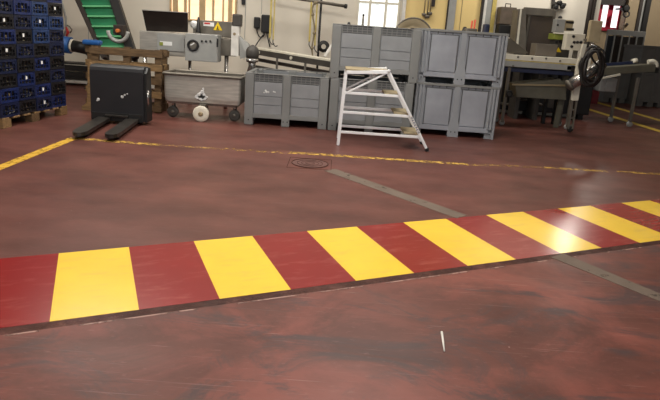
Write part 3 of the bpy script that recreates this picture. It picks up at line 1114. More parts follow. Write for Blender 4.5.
fn = thing('steel_funnel', 'steel funnel with dark dome right of the filling machine', 'funnel', (at(252, 60, 9.0).x, 9.0, 0))
p = at(252.5, 52, 9.0)
MB().lathe([(.10, -.1), (.108, -.03), (.105, .03), (.08, .075), (.03, .105), (.005, .115)], p, seg=28).build('dome', GREYD, fn)
MB().lathe([(.095, -.02), (.1, 0), (.1, .03)], p + Vector((0, 0, -.14)), seg=28).build('collar', CHROME, fn)
MB().lathe([(.09, -.2), (.055, -.06), (.07, 0)], p + Vector((0, 0, -.15)), seg=24).build('spout', CHROME, fn)
MB().cyl((p.x, 9.0, 0), (p.x, 9.0, p.z - .33), .05, seg=16).build('stand_pipe', STEELD, fn)
cn = MB()
cn.prism([at(239, 36, 9.12), at(249, 45, 9.08), at(247, 57, 9.05), at(240, 59, 9.1)], (0, .14, 0))
cn.build('chute', GREYP, fn)

# ------------------------------------------------------------------ stainless trolley
tz1, tz0 = .665, .22
tr_ = thing('steel_trolley', 'stainless steel tub trolley on three visible wheels', 'trolley', (-1.95, 8.0, 0))
xl, xr = -2.545, -1.36
y0, y1 = 8.0, 8.62


def ring_poly(ins, z, r=.05):
    pts = []
    for cx_, cy_, a0 in ((xl + ins + r, y0 + ins + r, PI), (xr - ins - r, y0 + ins + r, 1.5 * PI), (xr - ins - r, y1 - ins - r, 0), (xl + ins + r, y1 - ins - r, .5 * PI)):
        for q in range(5):
            a = a0 + q * PI / 8
            pts.append(Vector((cx_ + math.cos(a) * r, cy_ + math.sin(a) * r, z)))
    return pts


tub = MB()
secs = [ring_poly(.08, tz0), ring_poly(.035, tz0 + .04), ring_poly(.025, tz0 + .1), ring_poly(.02, tz1 - .01)]
vv = [[tub.bm.verts.new(p) for p in s_] for s_ in secs]
for i in range(len(vv) - 1):
    n = len(vv[i])
    for q in range(n):
        tub.bm.faces.new([vv[i][q], vv[i][(q + 1) % n], vv[i + 1][(q + 1) % n], vv[i + 1][q]])
tub.bm.faces.new(vv[0][::-1])
tub.build('tub', STEEL, tr_)
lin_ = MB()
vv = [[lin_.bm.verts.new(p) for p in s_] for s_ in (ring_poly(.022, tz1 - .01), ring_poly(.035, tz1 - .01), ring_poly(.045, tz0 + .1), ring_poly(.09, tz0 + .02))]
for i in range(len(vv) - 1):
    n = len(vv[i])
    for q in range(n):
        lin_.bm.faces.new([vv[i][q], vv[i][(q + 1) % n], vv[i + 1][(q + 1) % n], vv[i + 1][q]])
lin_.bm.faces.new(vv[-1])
lin_.build('shaded_inside', mat('shaded_tub_inside', (104, 98, 90), .75, 0, .15, 4, spec=.2), tr_)  # inside of the steel tub, its shade put in as darker matt grey
rm = MB()
rp = ring_poly(.012, tz1)
rm.tube(rp, .022, 8, False, True)
rm.build('rim', STEELD, tr_)
sp = MB()
for (x, z, r) in ((-1.98, .37, .05), (-1.95, .42, .035), (-1.94, .37, .05), (-2.02, .345, .04), (-1.935, .47, .018), (-1.92, .34, .045), (-1.965, .335, .05), (-1.88, .35, .02)):
    sp.lathe([(r, 0), (r * .75, .002)], (x, y0 + .0225, z), (0, -1, 0), 8)
sp.build('white_splash', STAIN, tr_)
wl = thing_w = None


def wheel(parent, cx_, cy_, r, w, mtyre, mhub, bracket=True):
    wz = r
    tyre = MB()
    tyre.lathe([(r * .55, -w / 2), (r * .93, -w / 2), (r, -w * .3), (r, w * .3), (r * .93, w / 2), (r * .55, w / 2)], (cx_, cy_, wz), (0, -1, 0), 26)
    wh = tyre.build('wheel', mtyre, parent)
    MB().lathe([(r * .3, w / 2), (r * .3, w / 2 + .006), (r * .12, w / 2 + .012)], (cx_, cy_, wz), (0, -1, 0), 18).build('hub', mhub, wh)
    return wh


wc = at(201, 115.5, 7.9)
wheel(tr_, wc.x, 7.9, .118, .05, CREAM, TANP)
MB().box(wc.x - .05, 7.94, .12, wc.x + .05, 8.15, tz0 + .03, .004).build('bracket', STEELD, tr_)
for px in (173, 234.5):
    q = at(px, 112, 8.15)
    wheel(tr_, q.x, 8.15, .085, .045, GREYD, STEELD)
    MB().box(q.x - .03, 8.185, .08, q.x + .03, 8.2, tz0 + .04, .004).build('bracket', STEELD, tr_)
    MB().cyl((q.x, 8.16, .16), (q.x, 8.16, tz0 + .04), .022, seg=12).build('swivel', CHROME, tr_)

# ------------------------------------------------------------------ things on and before the white wall
YW = WY - .05
for (x0, y0_, x1, y1_, lab_) in ((253.6, 17, 259.6, 28.5, 'smaller black box on the white wall above the funnel'), (261, 14.7, 271, 33, 'larger black box on the white wall above the long bench')):
    bx = MB()
    ubox(bx, x0, y0_, x1, y1_, WY - .1, .1, .025)
    t = one(bx, 'wall_box', BLACK, lab_, 'wall box')
bx = MB(); ubox(bx, 241.5, -3, 244.8, 4.5, WY - .06, .06, .01)
one(bx, 'wall_switch', BLACK, 'small black switch high on the wall right of the lit window', 'switch')


def smooth(pts, n=6):
    P = [Vector(p) for p in pts]
    out = []
    for i in range(len(P) - 1):
        a, b, c_, d = P[max(i - 1, 0)], P[i], P[i + 1], P[min(i + 2, len(P) - 1)]
        for q in range(n):
            t = q / n
            out.append(.5 * ((2 * b) + (c_ - a) * t + (2 * a - 5 * b + 4 * c_ - d) * t * t + (3 * b - a - 3 * c_ + d) * t ** 3))
    out.append(P[-1])
    return out


one(MB().tube(smooth([at(x, y, YW) for x, y in ((257, 28), (257.5, 33), (260, 37), (263.5, 36), (264, 33))]), .012, 8), 'cable', BLACK, 'black cable looping between the two black wall boxes', 'cable')
one(MB().tube(smooth([at(x, y, YW - .03) for x, y in ((263, 35), (260, 39), (256, 45), (254, 49))]), .011, 8), 'cable', BLACK, 'black cable dropping from the wall boxes toward the funnel', 'cable')
one(MB().tube(smooth([at(x, y, YW) for x, y in ((267, 33), (268, 39), (270, 47))]), .012, 8), 'cable', BLACK, 'black cable hanging straight down from the larger wall box', 'cable')

# tool rail with hanging straps
YH = 10.95
ra, rb2 = at(262, -7, YH), at(346, 6.3, YH)
rl = thing('tool_rail', 'grey steel rail carrying straps above the long bench', 'rail', (ra.x, YH, ra.z))
MB().tube([ra, rb2], .03, 12).build('bar', STEELD, rl)
MB().lathe([(.045, 0), (.045, .05), (.02, .06)], rb2 - (rb2 - ra).normalized() * .03, rb2 - ra, 14).build('end_cap', BLACK, rl)
for f in (.1, .62):
    p = ra.lerp(rb2, f)
    MB().bar(p, Vector((p.x, WY, p.z)), .03, .03).build('bracket', STEELD, rl)


def strap(px, y0_, y1_, w, m, lab_, cat='strap', nm='strap', group=None):
    A, B = at(px, y0_, YH - .05), at(px + (y1_ - y0_) * -.01, y1_, YH - .05)
    B.x = A.x
    t = thing(nm, lab_, cat, tuple(B), 0, group)
    MB().box(A.x - w / 2, YH - .056, B.z, A.x + w / 2, YH - .046, A.z).build('web', m, t)
    MB().torus((A.x, YH - .0, A.z), .05, .006, (1, 0, 0), 18).build('loop', ROPE, t)
    hk = smooth([(A.x, YH - .051, B.z + .01), (A.x, YH - .051, B.z - .06), (A.x + .05, YH - .051, B.z - .12), (A.x + .09, YH - .051, B.z - .1)])
    MB().tube(hk, .01, 8).build('hook', GREYD, t)
    return t


strap(271.6, -5, 38, .035, YSTRAP, 'yellow strap just right of the larger black wall box')
strap(275, -4.5, 40, .025, YSTRAP, 'narrower yellow strap second from the black wall box')
strap(311.5, 2, 42, .035, YSTRAP, 'yellow strap at the left of the hanging cluster beside the black pole')
strap(317.2, 4, 46, .028, YSTRAP, 'yellow strap between the grey rope and the black pole')
rp_ = thing('rope', 'grey hanging rope with knots beside the black pole', 'rope', tuple(at(313, 60, YH - .1)))
pts = smooth([at(x, y, YH - .07) for x, y in ((318, 2), (315, 3), (312.5, 8), (313, 18), (314.5, 28), (313.5, 38), (312, 48), (313, 58))])
MB().tube(pts, .016, 8).build('strand', ROPE, rp_)
for f in (6, 16, 27, 36):
    q = pts[f]
    MB().lathe([(.012, -.035), (.032, -.015), (.032, .015), (.012, .035)], q, seg=12).build('knot', ROPE, rp_)
p0, p1 = at(320.8, -8, YH + .1), at(319.2, 52, YH + .1)
p1.x = p0.x = (p0.x + p1.x) / 2
one(MB().cyl((p1.x, YH + .1, 0), (p0.x, YH + .1, p0.z), .022, seg=12), 'pole', BLACK, 'black vertical pole behind the hanging straps', 'pole')
co = thing('hose_coil', 'coiled black hose at the foot of the black pole', 'hose', tuple(at(324, 52, YH)))
ch_ = at(323.7, 46.5, YH)
for q in range(4):
    MB().torus(ch_ + Vector((0, -.02 * q, 0)), .1 - .012 * q, .018, (0.2, -1, 0.1), 24).build('turn', BLACK, co)
one(MB().bar(at(324.5, 56.5, 10.4), at(332.8, 43.5, 10.5), .05, .03, (0, 1, 0), .005), 'white_lath', WHITEP, 'white lath leaning behind the grey upper box', 'lath')

# long bench in the back, running away to the left
b0, b1 = at(250, 48.3, 10.7), at(336, 62.5, 9.15)
zb = .9
bn = thing('long_bench', 'long pale bench behind the single grey box', 'bench', (b0.x, b0.y, 0))
dv = (b1 - b0).normalized()
sv = Vector((-dv.y, dv.x, 0))
if sv.y < 0:
    sv = -sv
MB().prism([b0, b1, b1 + sv * .2, b0 + sv * .2], (0, 0, .03)).build('top', CREAM, bn)
MB().prism([b0 + Vector((0, 0, -.1)), b1 + Vector((0, 0, -.1)), b1 + Vector((0, 0, 0)), b0], sv * .03).build('apron', GREYD, bn)
MB().bar(b0 + Vector((0, 0, -.2)) + sv * .1, b1 + Vector((0, 0, -.2)) + sv * .1, .07, .06).build('lower_rail', BROWN, bn)
MB().bar(b0 + Vector((0, 0, -.32)), b1 + Vector((0, 0, -.32)), .05, .04).build('lower_rail', GREYD, bn)
for f in (.05, .35, .68, .95):
    p = b0.lerp(b1, f)
    MB().box(p.x - .02, p.y + .02, 0, p.x + .02, p.y + .06, p.z, .003).build('leg', STEELD, bn)
for f in (.12, .52):
    p = b0.lerp(b1, f) + Vector((0, 0, -.05))
    MB().cyl(p, p - sv * .02, .03, seg=12).build('knob', CREAM, bn)

# round pan, jars and tools behind the boxes
YP = 9.6
pn_c = at(413, 34, YP)
pn_c.z = 1.05 + .35
pn = thing('round_pan', 'big round tan pan on edge behind the stacked boxes', 'pan', (pn_c.x, YP, .9))
MB().lathe([(.32, 0), (.335, .02), (.335, .05), (.31, .055), (.22, .035), (.2, .03)], pn_c, (0, -1, .12), 40).build('dish', TANP, pn)
MB().torus(pn_c + Vector((0, -.05, .008)), .33, .014, (0, -1, .12), 40).build('rim', STEELD, pn)
MB().torus(pn_c + Vector((0, -.045, -.05)), .2, .018, (0, -1, .12), 36).build('inner_ring', BROWN, pn)
tb = thing('side_table', 'steel side table hidden behind the stacked grey boxes', 'table', (1.3, 9.5, 0))
MB().box(.18, 9.3, 1.0, 2.7, 9.95, 1.05, .005).build('table_top', STEELD, tb)
for xx in (.22, 2.6):
    for yy in (9.33, 9.87):
        MB().box(xx, yy, 0, xx + .05, yy + .05, 1.0, .003).build('leg', STEELD, tb)


def jar(px, y0_, r, m, lab_, nm='bottle', cat='bottle', Y=9.62, neck=True):
    p = at(px, y0_, Y)
    t = thing(nm, lab_, cat, (p.x, Y, 1.05))
    h = p.z - 1.05
    if neck:
        MB().lathe([(r, 0), (r, h * .55), (r * .5, h * .75), (r * .4, h - .03)], (p.x, Y, 1.05), seg=18).build('body', m, t)
        MB().lathe([(r * .45, 0), (r * .45, .03)], (p.x, Y, 1.05 + h - .03), seg=14).build('cap', BLACK, t)
    else:
        MB().lathe([(r, 0), (r, h * .7), (r * .9, h * .85), (r * .4, h)], (p.x, Y, 1.05), seg=18).build('body', m, t)
    return t


jar(363.5, 14, .04, STEELD, 'slim grey bottle with dark cap standing before the daylight window')
jar(349, 22, .045, BLACK, 'small black dome just left of the daylight window', 'black_dome', 'container', neck=False)
jar(465, 26.8, .06, BROWN, 'small dark dome between yellow wall and grey boxes', 'dark_dome', 'container', neck=False)
for px, tt, lab_ in ((473.5, 20.5, 'left one of two short red rods behind the ribbed box'), (476.5, 19.5, 'right one of two short red rods behind the ribbed box')):
    p = at(px, tt, 9.5)
    one(MB().cyl((p.x, 9.62, 1.05), (p.x + .01, 9.62, p.z), .016, seg=10), 'red_rod', REDOR, lab_, 'rod')
tb_c = at(471, 29, 9.45)
one(MB().box(tb_c.x - .09, 9.4, 1.05, tb_c.x + .1, 9.55, tb_c.z + .01, .02), 'grey_tray', STEELD, 'small grey tray beneath the two red rods', 'tray')
p = at(487, 24, 9.6)
bx = MB().box(p.x - .05, 9.55, 1.05, p.x + .05, 9.7, p.z, .03)
one(bx, 'blue_bag', DBLUE, 'dark blue bag at the end of the table behind the boxes', 'bag')
# hanging ladles
for px, yb, r, which in ((424, 14, .05, 'first from the daylight window'), (427, 16, .06, 'the middle and lowest one'), (430, 13, .05, 'beside the dark plate')):
    A, B = at(px + 1.2, -12, WY - .08), at(px, yb, WY - .08)
    A.x = B.x
    hg = thing('hanging_ladle', 'ladle hanging on the yellow wall, ' + which, 'ladle', tuple(B), 0, 'ladles on the yellow wall')
    MB().cyl(B, A, .012, seg=8).build('handle', TANP, hg)
    MB().lathe([(.01, -.05), (r * .8, -.04), (r, 0), (r * .9, .015)], B, (0, 0, 1), 16).build('ladle_bowl', STEELD, hg)
    MB().cyl(A, Vector((A.x, WY, A.z)), .012, seg=8).build('hook', STEELD, hg)
bx = MB(); ubox(bx, 431, -6, 435.5, 6.5, WY - .05, .05, .005)
one(bx, 'dark_plate', BROWN, 'dark plate on the yellow wall beside the hanging ladles', 'plate')

# ------------------------------------------------------------------ machinery on the right
# wall cabinet
wcb = thing('wall_cabinet', 'dull brown wall cabinet with dark open base beside white wall', 'cabinet', tuple(at(507, 28, WY - .3)))
bx = MB(); ubox(bx, 500.5, 7, 516, 24.5, WY - .3, .3, .01); bx.build('body', mat('taupe_metal', (104, 92, 80), .5, .2, .2, 8), wcb)
bx = MB(); ubox(bx, 499, 25, 512, 37, WY - .32, .3, .01); bx.build('open_base', BLACK, wcb)
p = at(508, 6, WY - .3)
MB().tube([p + Vector((-.05, 0, -.02)), p + Vector((-.05, 0, .04)), p + Vector((.05, 0, .04)), p + Vector((.05, 0, -.02))], .01, 8).build('handle', BLACK, wcb)

# tall steel hoist cabinet
YE = 10.4
el = thing('hoist_cabinet', 'tall steel cabinet with dark brown front behind the white conveyor', 'cabinet', (at(538, 54, YE).x, YE, 0))
xl, zl, xr, zr = span(526, 9, 553, 60, YE)
MB().box(xl, YE, zl, xr, YE + .56, zr, .01).build('carcass', STEELD, el)
xa_, za_, xb_, zb_ = span(527.5, 16.5, 551.5, 60, YE)
MB().box(xa_, YE - .02, za_, xb_, YE, zb_, .006).build('front_panel', mat('umber_panel', (70, 60, 52), .55, .1, .12, 5), el)
for xx in (xl + .02, xr - .1):
    MB().box(xx, YE + .1, 0, xx + .08, YE + .5, zl, .004).build('leg', GREYD, el)
MB().prism([at(518.5, 9, YE - .1), at(526, 8.5, YE - .1), at(526, 54, YE - .1), at(514, 54, YE - .1)], (0, .35, 0)).build('side_wing', STEELD, el)
MB().prism([at(520.5, 9, YE - .12), at(522, 9, YE - .12), at(518, 48, YE - .12), at(516, 48, YE - .12)], (0, .02, 0)).build('edge_strip', CREAM, el)
bx = MB(); ubox(bx, 524.5, 8, 554, 15.8, YE - .04, .1, .01); bx.build('head_panel', STEELD, el)

YV = 9.55
cv = thing('white_conveyor', 'white topped conveyor table right of the ribbed grey boxes', 'conveyor', (at(540, 100, YV).x, YV, 0))
xl, xr = at(500, 60, YV).x, at(582, 65, YV).x
ztop = at(540, 56.5, YV).z
zmid = at(540, 62.2, YV).z
zlow = at(540, 68.6, YV).z
MB().box(xl, YV, zmid + .008, xr, YV + .42, ztop, .008).build('bed', CREAM, cv)
MB().box(xl, YV + .004, zmid - .008, xr, YV + .4, zmid + .008).build('yellow_seam', YSTRAP, cv)
MB().box(xl, YV, zlow, xr - .17, YV + .4, zmid - .008, .006).build('side_plate', GREYP, cv)
bx = MB(); ubox(bx, 567, 66, 579, 70.5, YV, .3, .005); bx.build('drive_box', BLACK, cv)
MB().box(xl, YV + .05, zlow - .09, xr - .1, YV + .4, zlow - .02, .006).build('belt_return', DBLUE, cv)
for px, py in ((518, 57), (532, 58.5), (546, 58.5), (560, 61), (513, 66)):
    p = at(px, py, YV)
    MB().cyl((p.x, YV + .004, p.z), (p.x, YV - .012, p.z), .018, seg=12).build('bolt', STEELD, cv)
tr2 = MB()
tr2.prism([at(515, 84, YV + .05), at(560, 79, YV + .05), at(566, 84.5, YV + .05), at(566, 100, YV + .05), at(517, 97, YV + .05)], (0, .36, 0))
tr2.build('trough', OLIVE, cv)
MB().bar(at(512, 84.5, YV + .03), at(566, 85.5, YV + .03), .02, .03).build('trough_edge', TANP, cv)
for px, nm in ((507.5, 0), (564, 1)):
    xx = onz(px, 128.5).x
    for yy, zz in ((YV + .03, 0), (YV + .37, 0)):
        MB().box(xx - .025, yy, .09, xx + .025, yy + .04, zlow, .003).build('leg', STEELD, cv)
        wh = MB().lathe([(.02, -.018), (.045, -.018), (.05, -.01), (.05, .01), (.045, .018), (.02, .018)], (xx, yy + .02, .05), (0, -1, 0), 20).build('caster', GREYP, cv)
        MB().box(xx - .03, yy - .004, .05, xx + .03, yy + .044, .1, .004).build('caster_fork', STEELD, wh)
pv = at(509.5, 94, YV - .02)
MB().torus(pv, .045, .014, (0, -1, 0), 20).build('hand_wheel', BLACK, cv)
MB().box(pv.x - .06, YV - .01, pv.z - .06, pv.x + .05, YV + .05, pv.z + .06, .006).build('wheel_plate', GREYD, cv)

hpx = thing('pyramid_hopper', 'dull grey sloping hopper on the near end of white conveyor', 'hopper', tuple(at(515, 54, YV + .2)))
MB().prism([at(502, 38, YV + .15), at(511, 38.5, YV + .15), at(529, 53.4, YV + .15), at(502, 52.6, YV + .15)], (0, .3, 0)).build('hopper_body', mat('murky_grey_metal', (92, 86, 76), .5, .3, .12, 6), hpx)
lbx = MB(); ubox(lbx, 536, 44, 557, 56.5, YV + .2, .3, .008)
one(lbx, 'low_box', mat('mid_grey_metal', (112, 104, 94), .5, .3, .1, 6), 'low grey metal box on the white conveyor before the tall cabinet', 'box')

# switch boxes on the wall end
YB = 9.9
for (a, b_, c_, d_, dep, mm, nm, lab_, cat) in (
        (556, 19, 565, 32.5, .18, GREYP, 'junction_box', 'grey junction box right of the tall steel cabinet', 'box'),
):
    bx = MB(); ubox(bx, a, b_, c_, d_, YB, dep, .01)
    t = thing(nm, lab_, cat, tuple(at((a + c_) / 2, d_, YB)))
    bx.build('case', mm, t)
    p = at(557.5, 25, YB)
    MB().lathe([(.016, 0), (.016, .02)], p, (0, -1, 0), 12).build('knob', BLACK, t)
    MB().lathe([(.04, 0), (.03, .03), (.01, .05)], at(560, 18.5, YB + .08), (0, 0, 1), 14).build('gland', BLACK, t)
    bx = MB(); ubox(bx, 565, 20, 573, 31, YB + .03, .12, .006); t2 = bx.build('terminal_block', BEIGE, t)
    for yy in (21.2, 28.2):
        bx = MB(); ubox(bx, 566.5, yy, 574, yy + 2.4, YB + .01, .04); bx.build('dark_slot', BLACK, t2)
cpn = thing('control_panel', 'pale control panel with three black buttons in a row', 'control panel', tuple(at(574, 50, YB - .2)))
bx = MB(); ubox(bx, 566, 33.5, 584.5, 50.5, YB - .2, .16, .01); bx.build('case', GREYP if False else CREAM, cpn)
zz_ = at(574, 50.5, YB - .2).z
MB().box(at(573, 50, YB - .05).x, YB - .1, ztop, at(577, 50, YB - .05).x, YB - .05, zz_ + .05, .004).build('post', STEELD, cpn)
for q in (574.0, 577.3, 580.6):
    p = at(q, 42.2, YB - .2)
    MB().lathe([(.024, 0), (.024, .02), (.016, .026)], p, (0, -1, 0), 16).build('button', BLACK, cpn)
for q in ((573.3, 36.4), (571.5, 46.5)):
    p = at(q[0], q[1], YB - .2)
    MB().lathe([(.024, 0), (.024, .02), (.016, .026)], p, (0, -1, 0), 16).build('knob', BLACK, cpn)
gl = thing('machine_tower', 'lime green machine tower between tall cabinet and control panel', 'machine', (at(560, 50, YB + .2).x, YB + .2, 0))
xl, zl, xr, zr = span(554, 34, 572, 40, YB + .12)
MB().box(xl, YB + .12, zl, xr, YB + .4, zr, .008).build('lime_cover', LIME, gl)
xl, zl, xr, zr = span(554, 40, 570, 56, YB + .15)
MB().box(xl, YB + .15, .95, xr, YB + .4, zr, .008).build('column_body', GREYD, gl)
for xx in (xl + .02, xr - .07):
    MB().box(xx, YB + .2, 0, xx + .05, YB + .3, .95, .004).build('leg', BLACK, gl)
tr = [at(558.5, 47.5, YB + .14), at(561.5, 52.3, YB + .14), at(556, 52, YB + .14)]
MB().prism(tr, (0, .01, 0)).build('warning_sign', YSIGN, gl)
for px, py in ((556, 42), (559.5, 41.5), (562, 43)):
    p = at(px, py, YB + .15)
    MB().lathe([(.022, 0), (.022, .03)], p, (0, -1, 0), 12).build('connector', BLACK, gl)
# bracket of valves high on the wall
vb = thing('valve_bracket', 'dark valve bracket high on the wall above junction box', 'bracket', tuple(at(560, 6, WY - .1)))
MB().bar(at(553.5, -6, WY - .03), at(552.5, 12, WY - .03), .06, .06, (0, 1, 0), .01).build('stem', GREYD, vb)
MB().bar(at(552, 3, WY - .1), at(566, 5, WY - .1), .05, .06, (0, 0, 1), .01).build('arm', GREYD, vb)
for px, py in ((559, 3), (562, 6.5), (555.5, 7)):
    MB().lathe([(.05, 0), (.05, .05), (.03, .07)], at(px, py, WY - .14), (0, -1, 0), 14).build('valve', BLACK, vb)

lm = thing('dark_filler', 'added dark filler block with pipes, beneath and behind the white conveyor', 'machine', (4.0, 11.03, 0))  # dark body added so the space under the conveyor stays dark
lx0, lx1 = 2.7, WX - .02
MB().box(lx0, 11.03, .1, lx1, 11.37, .98, .02).build('casing', BLACK, lm)
for xx in (lx0 + .1, (lx0 + lx1) / 2, lx1 - .2):
    MB().box(xx, 11.06, 0, xx + .1, 11.33, .16).build('foot', BLACK, lm)
MB().tube(smooth([(3.1, 11.0, .3), (3.5, 10.99, .22), (3.8, 10.99, .34), (4.2, 11.0, .25)]), .025, 8).build('pipe', STEELD, lm)
MB().cyl((3.95, 10.97, 0), (3.95, 10.97, .55), .055, seg=14).build('cylinder_post', STEELD, lm)
MB().box(4.3, 10.99, .2, 4.6, 11.03, .6, .01).build('hatch', GREYD, lm)

# white stand with the beige box, chrome tube and hose loops
YS = 9.3
ws_ = thing('white_machine_stand', 'white leaning stand with beige box at the end of white conveyor', 'machine', (at(575, 120, YS).x, YS, 0))
A, B = at(569.5, 132, YS), at(580.5, 60, YS)
A.z = .06
MB().bar(A.lerp(B, .42), B, .11, .07, (0, 1, 0), .008).build('upper_leg', CREAM, ws_)
for o in (-.035, .035):
    MB().bar(A + Vector((o, 0, 0)), A.lerp(B, .44) + Vector((o, 0, 0)), .03, .05, (0, 1, 0), .004).build('lower_leg', STEELD, ws_)
for f in (.05, .16, .28):
    q = A.lerp(B, f)
    MB().box(q.x - .05, YS - .02, q.z - .012, q.x + .05, YS + .02, q.z + .012).build('rung', STEELD, ws_)
MB().lathe([(.02, -.018), (.05, -.018), (.055, 0), (.05, .018), (.02, .018)], (A.x, YS, .055), (0, -1, 0), 18).build('caster', RUB, ws_)
C2, D2 = onz(561, 130), at(566, 75, 9.75)
MB().bar((C2.x, 9.75, 0), D2, .09, .05, (0, 1, 0), .006).build('rear_leg', OLIVE, cv)
MB().bar(B, at(584.5, 44, YS), .07, .05, (0, 1, 0), .006).build('mast', CREAM, ws_)
MB().bar(at(584.5, 44, YS + .06), at(592, 36, YS + .06), .05, .04, (0, 1, 0), .006).build('mast', STEELD, ws_)
bx = MB(); ubox(bx, 589.5, 20.5, 601.5, 42.5, YS - .02, .09, .012); bx.build('beige_box', BEIGE, ws_)
MB().bar(at(584, 40, YS + .05), at(592, 40, YS + .05), .05, .04).build('box_bracket', STEELD, ws_)
MB().tube([at(570, 85, YS - .1), at(583, 77, YS - .1), at(603, 63, YS - .08)], [.095, .095, .09], 20).build('chrome_tube', CHROME, ws_)
MB().lathe([(.1, 0), (.1, .03), (.06, .05)], at(570, 85, YS - .1), at(570, 85, YS - .1) - at(583, 77, YS - .1), 20).build('tube_cap', STEELD, ws_)
MB().cyl(at(590, 43, YS), at(601, 50, YS), .03, seg=14).build('chrome_elbow', CHROME, ws_)
hs = thing('hose_bundle', 'thick loop of black hoses around the polished tube', 'hose', tuple(at(592, 92, YS - .2)))
HOSEM = mat('dusty_black_hose', (34, 29, 27), .55, 0, .3, 14)
for ci, (dx, sc, r, dy, ph) in enumerate(((0, 1, .027, 0, 0), (1.6, .9, .022, -.05, 1.3), (-1.2, 1.06, .024, .04, 2.4), (.4, .8, .02, -.08, 3.5), (2.2, 1.02, .02, .07, 5.0))):
    pts = []
    for q in range(32):
        a = 2 * PI * q / 32
        wob = 1 + .06 * math.sin(3 * a + ph) + .04 * math.sin(5 * a + 2 * ph)
        px = 592.3 + dx + (9.6 * math.cos(a) + 2.6 * math.sin(a)) * sc * wob
        py = 67 - 18.0 * math.sin(a) * sc * wob
        pts.append(at(px, py, YS - .24 + dy + .03 * math.sin(2 * a + ph)))
    MB().tube(pts, r, 10, False, True).build('hose', HOSEM, hs)
MB().tube(smooth([at(x, y, YS - .2) for x, y in ((583, 58), (580, 66), (582, 74), (587, 84))]), .026, 10).build('hose', HOSEM, hs)
MB().tube(smooth([at(x, y, YS - .2) for x, y in ((590, 52), (593, 60), (598, 66), (601, 76))]), .018, 10).build('hose', HOSEM, hs)

pq = at(588.2, 20, 10.9)
one(MB().cyl((pq.x, 10.9, 0), (pq.x, 10.9, HC), .045, seg=16), 'dark_pipe', BROWN, 'thick dark vertical pipe beside the pale control panel', 'pipe')

# wheeled conveyor at the right
c0 = onz(601, 77, .93)
YX = 10.7
cr_ = thing('wheeled_conveyor', 'olive wheeled conveyor with pale end caps near the lane lines', 'conveyor', (at(630, 100, YX).x, YX, 0))
A, B = at(598, 76, 10.55), at(657, 65.5, 10.75)
ln = MB().bar(at(600, 71.5, 10.6), at(655, 68, 10.75), .05, .14, (0, 0, 1), .01).build('side_beam', OLIVE, cr_)
MB().bar(at(600, 65.5, 11.05), at(636, 62.5, 11.15), .05, .07, (0, 0, 1), .01).build('far_beam', DBLUE, cr_)
zt = at(625, 66, 10.8).z
b_ = MB()
b_.prism([at(600, 68, 10.62), at(654, 64.5, 10.77), at(652, 63, 11.1), at(600, 66.5, 11.0)], (0, 0, -.02))
b_.build('belt', OLIVE, cr_)
MB().tube([at(632, 61.5, 11.15), at(637, 60.5, 11.15)], .05, 12).build('end_cap', CREAM, cr_)
MB().tube(smooth([at(648, 62, 10.78), at(653, 61.5, 10.78), at(656, 64, 10.78), at(656, 67, 10.78)]), .045, 12).build('end_cap', CREAM, cr_)
MB().bar(at(596, 79.5, 10.55), at(620, 74.5, 10.6), .03, .035, (0, 0, 1)).build('white_rail', CREAM, cr_)
for fx, ux, yy in ((608, 612, 10.98), (627, 634.5, 10.45)):
    f0 = onz(fx, 126.5 if fx > 620 else 121.5)
    f0 = Vector((f0.x, yy, 0))
    tp = Vector((f0.x, yy, .95))
    MB().bar(f0 + Vector((0, 0, .1)), tp, .05, .05, (0, 1, 0), .004).build('leg', STEELD, cr_)
    wh = MB().lathe([(.025, -.02), (.055, -.02), (.06, 0), (.055, .02), (.025, .02)], f0 + Vector((0, 0, .06)), (0, -1, 0), 20).build('caster', GREYP, cr_)
    MB().box(f0.x - .03, yy + .022, .05, f0.x + .03, yy + .03, .12).build('caster_fork', STEELD, wh)
bx = MB(); ubox(bx, 600, 78, 617, 92, 10.9, .3, .02); bx.build('motor_cover', GREYP, cr_)
bx = MB(); ubox(bx, 606, 80, 613, 91, 10.88, .05, .01); bx.build('motor_plate', GREYP, cr_)

# red leaf door / barrier deep in the bay
xl, xr = at(580, 90, 14.5).x, at(600, 90, 14.5).x
one(MB().box(xl, 14.5, 0, xr, 14.9, .75, .01), 'red_bin', REDP, 'dark red bin on the floor behind the hose loop', 'bin')

# grey bins along the bay and the cage
YG = 16.2
xc0, xc1 = at(602.5, 60, YG).x, at(641, 60, YG).x
cg = thing('roll_cage', 'tall cage with pale top rail and dark panels under the striped window', 'cage', (xc0, YG, 0))
zc = at(620, 30, YG).z
zc2 = at(620, 35.5, YG).z
MB().box(xc0, YG, zc2, xc1, YG + .05, zc, .01).build('top_rail', GREYP, cg)
n = 6
for q in range(n):
    xx = xc0 + (xc1 - xc0 - .04) * q / (n - 1)
    MB().box(xx, YG - .01, 0, xx + .035, YG + .03, zc2, .003).build('post', GREYP, cg)
for q in range(n - 1):
    xx = xc0 + (xc1 - xc0 - .04) * q / (n - 1)
    MB().box(xx + .03, YG + .03, .12, xx + (xc1 - xc0) / (n - 1), YG + .06, zc2 - .02).build('panel', [DBLUE, BROWN, GREYD, BROWN, GREYD][q] if q else mat('slate_panel', (44, 48, 54), .6), cg)

GB = 'dim grey bins in the side bay'


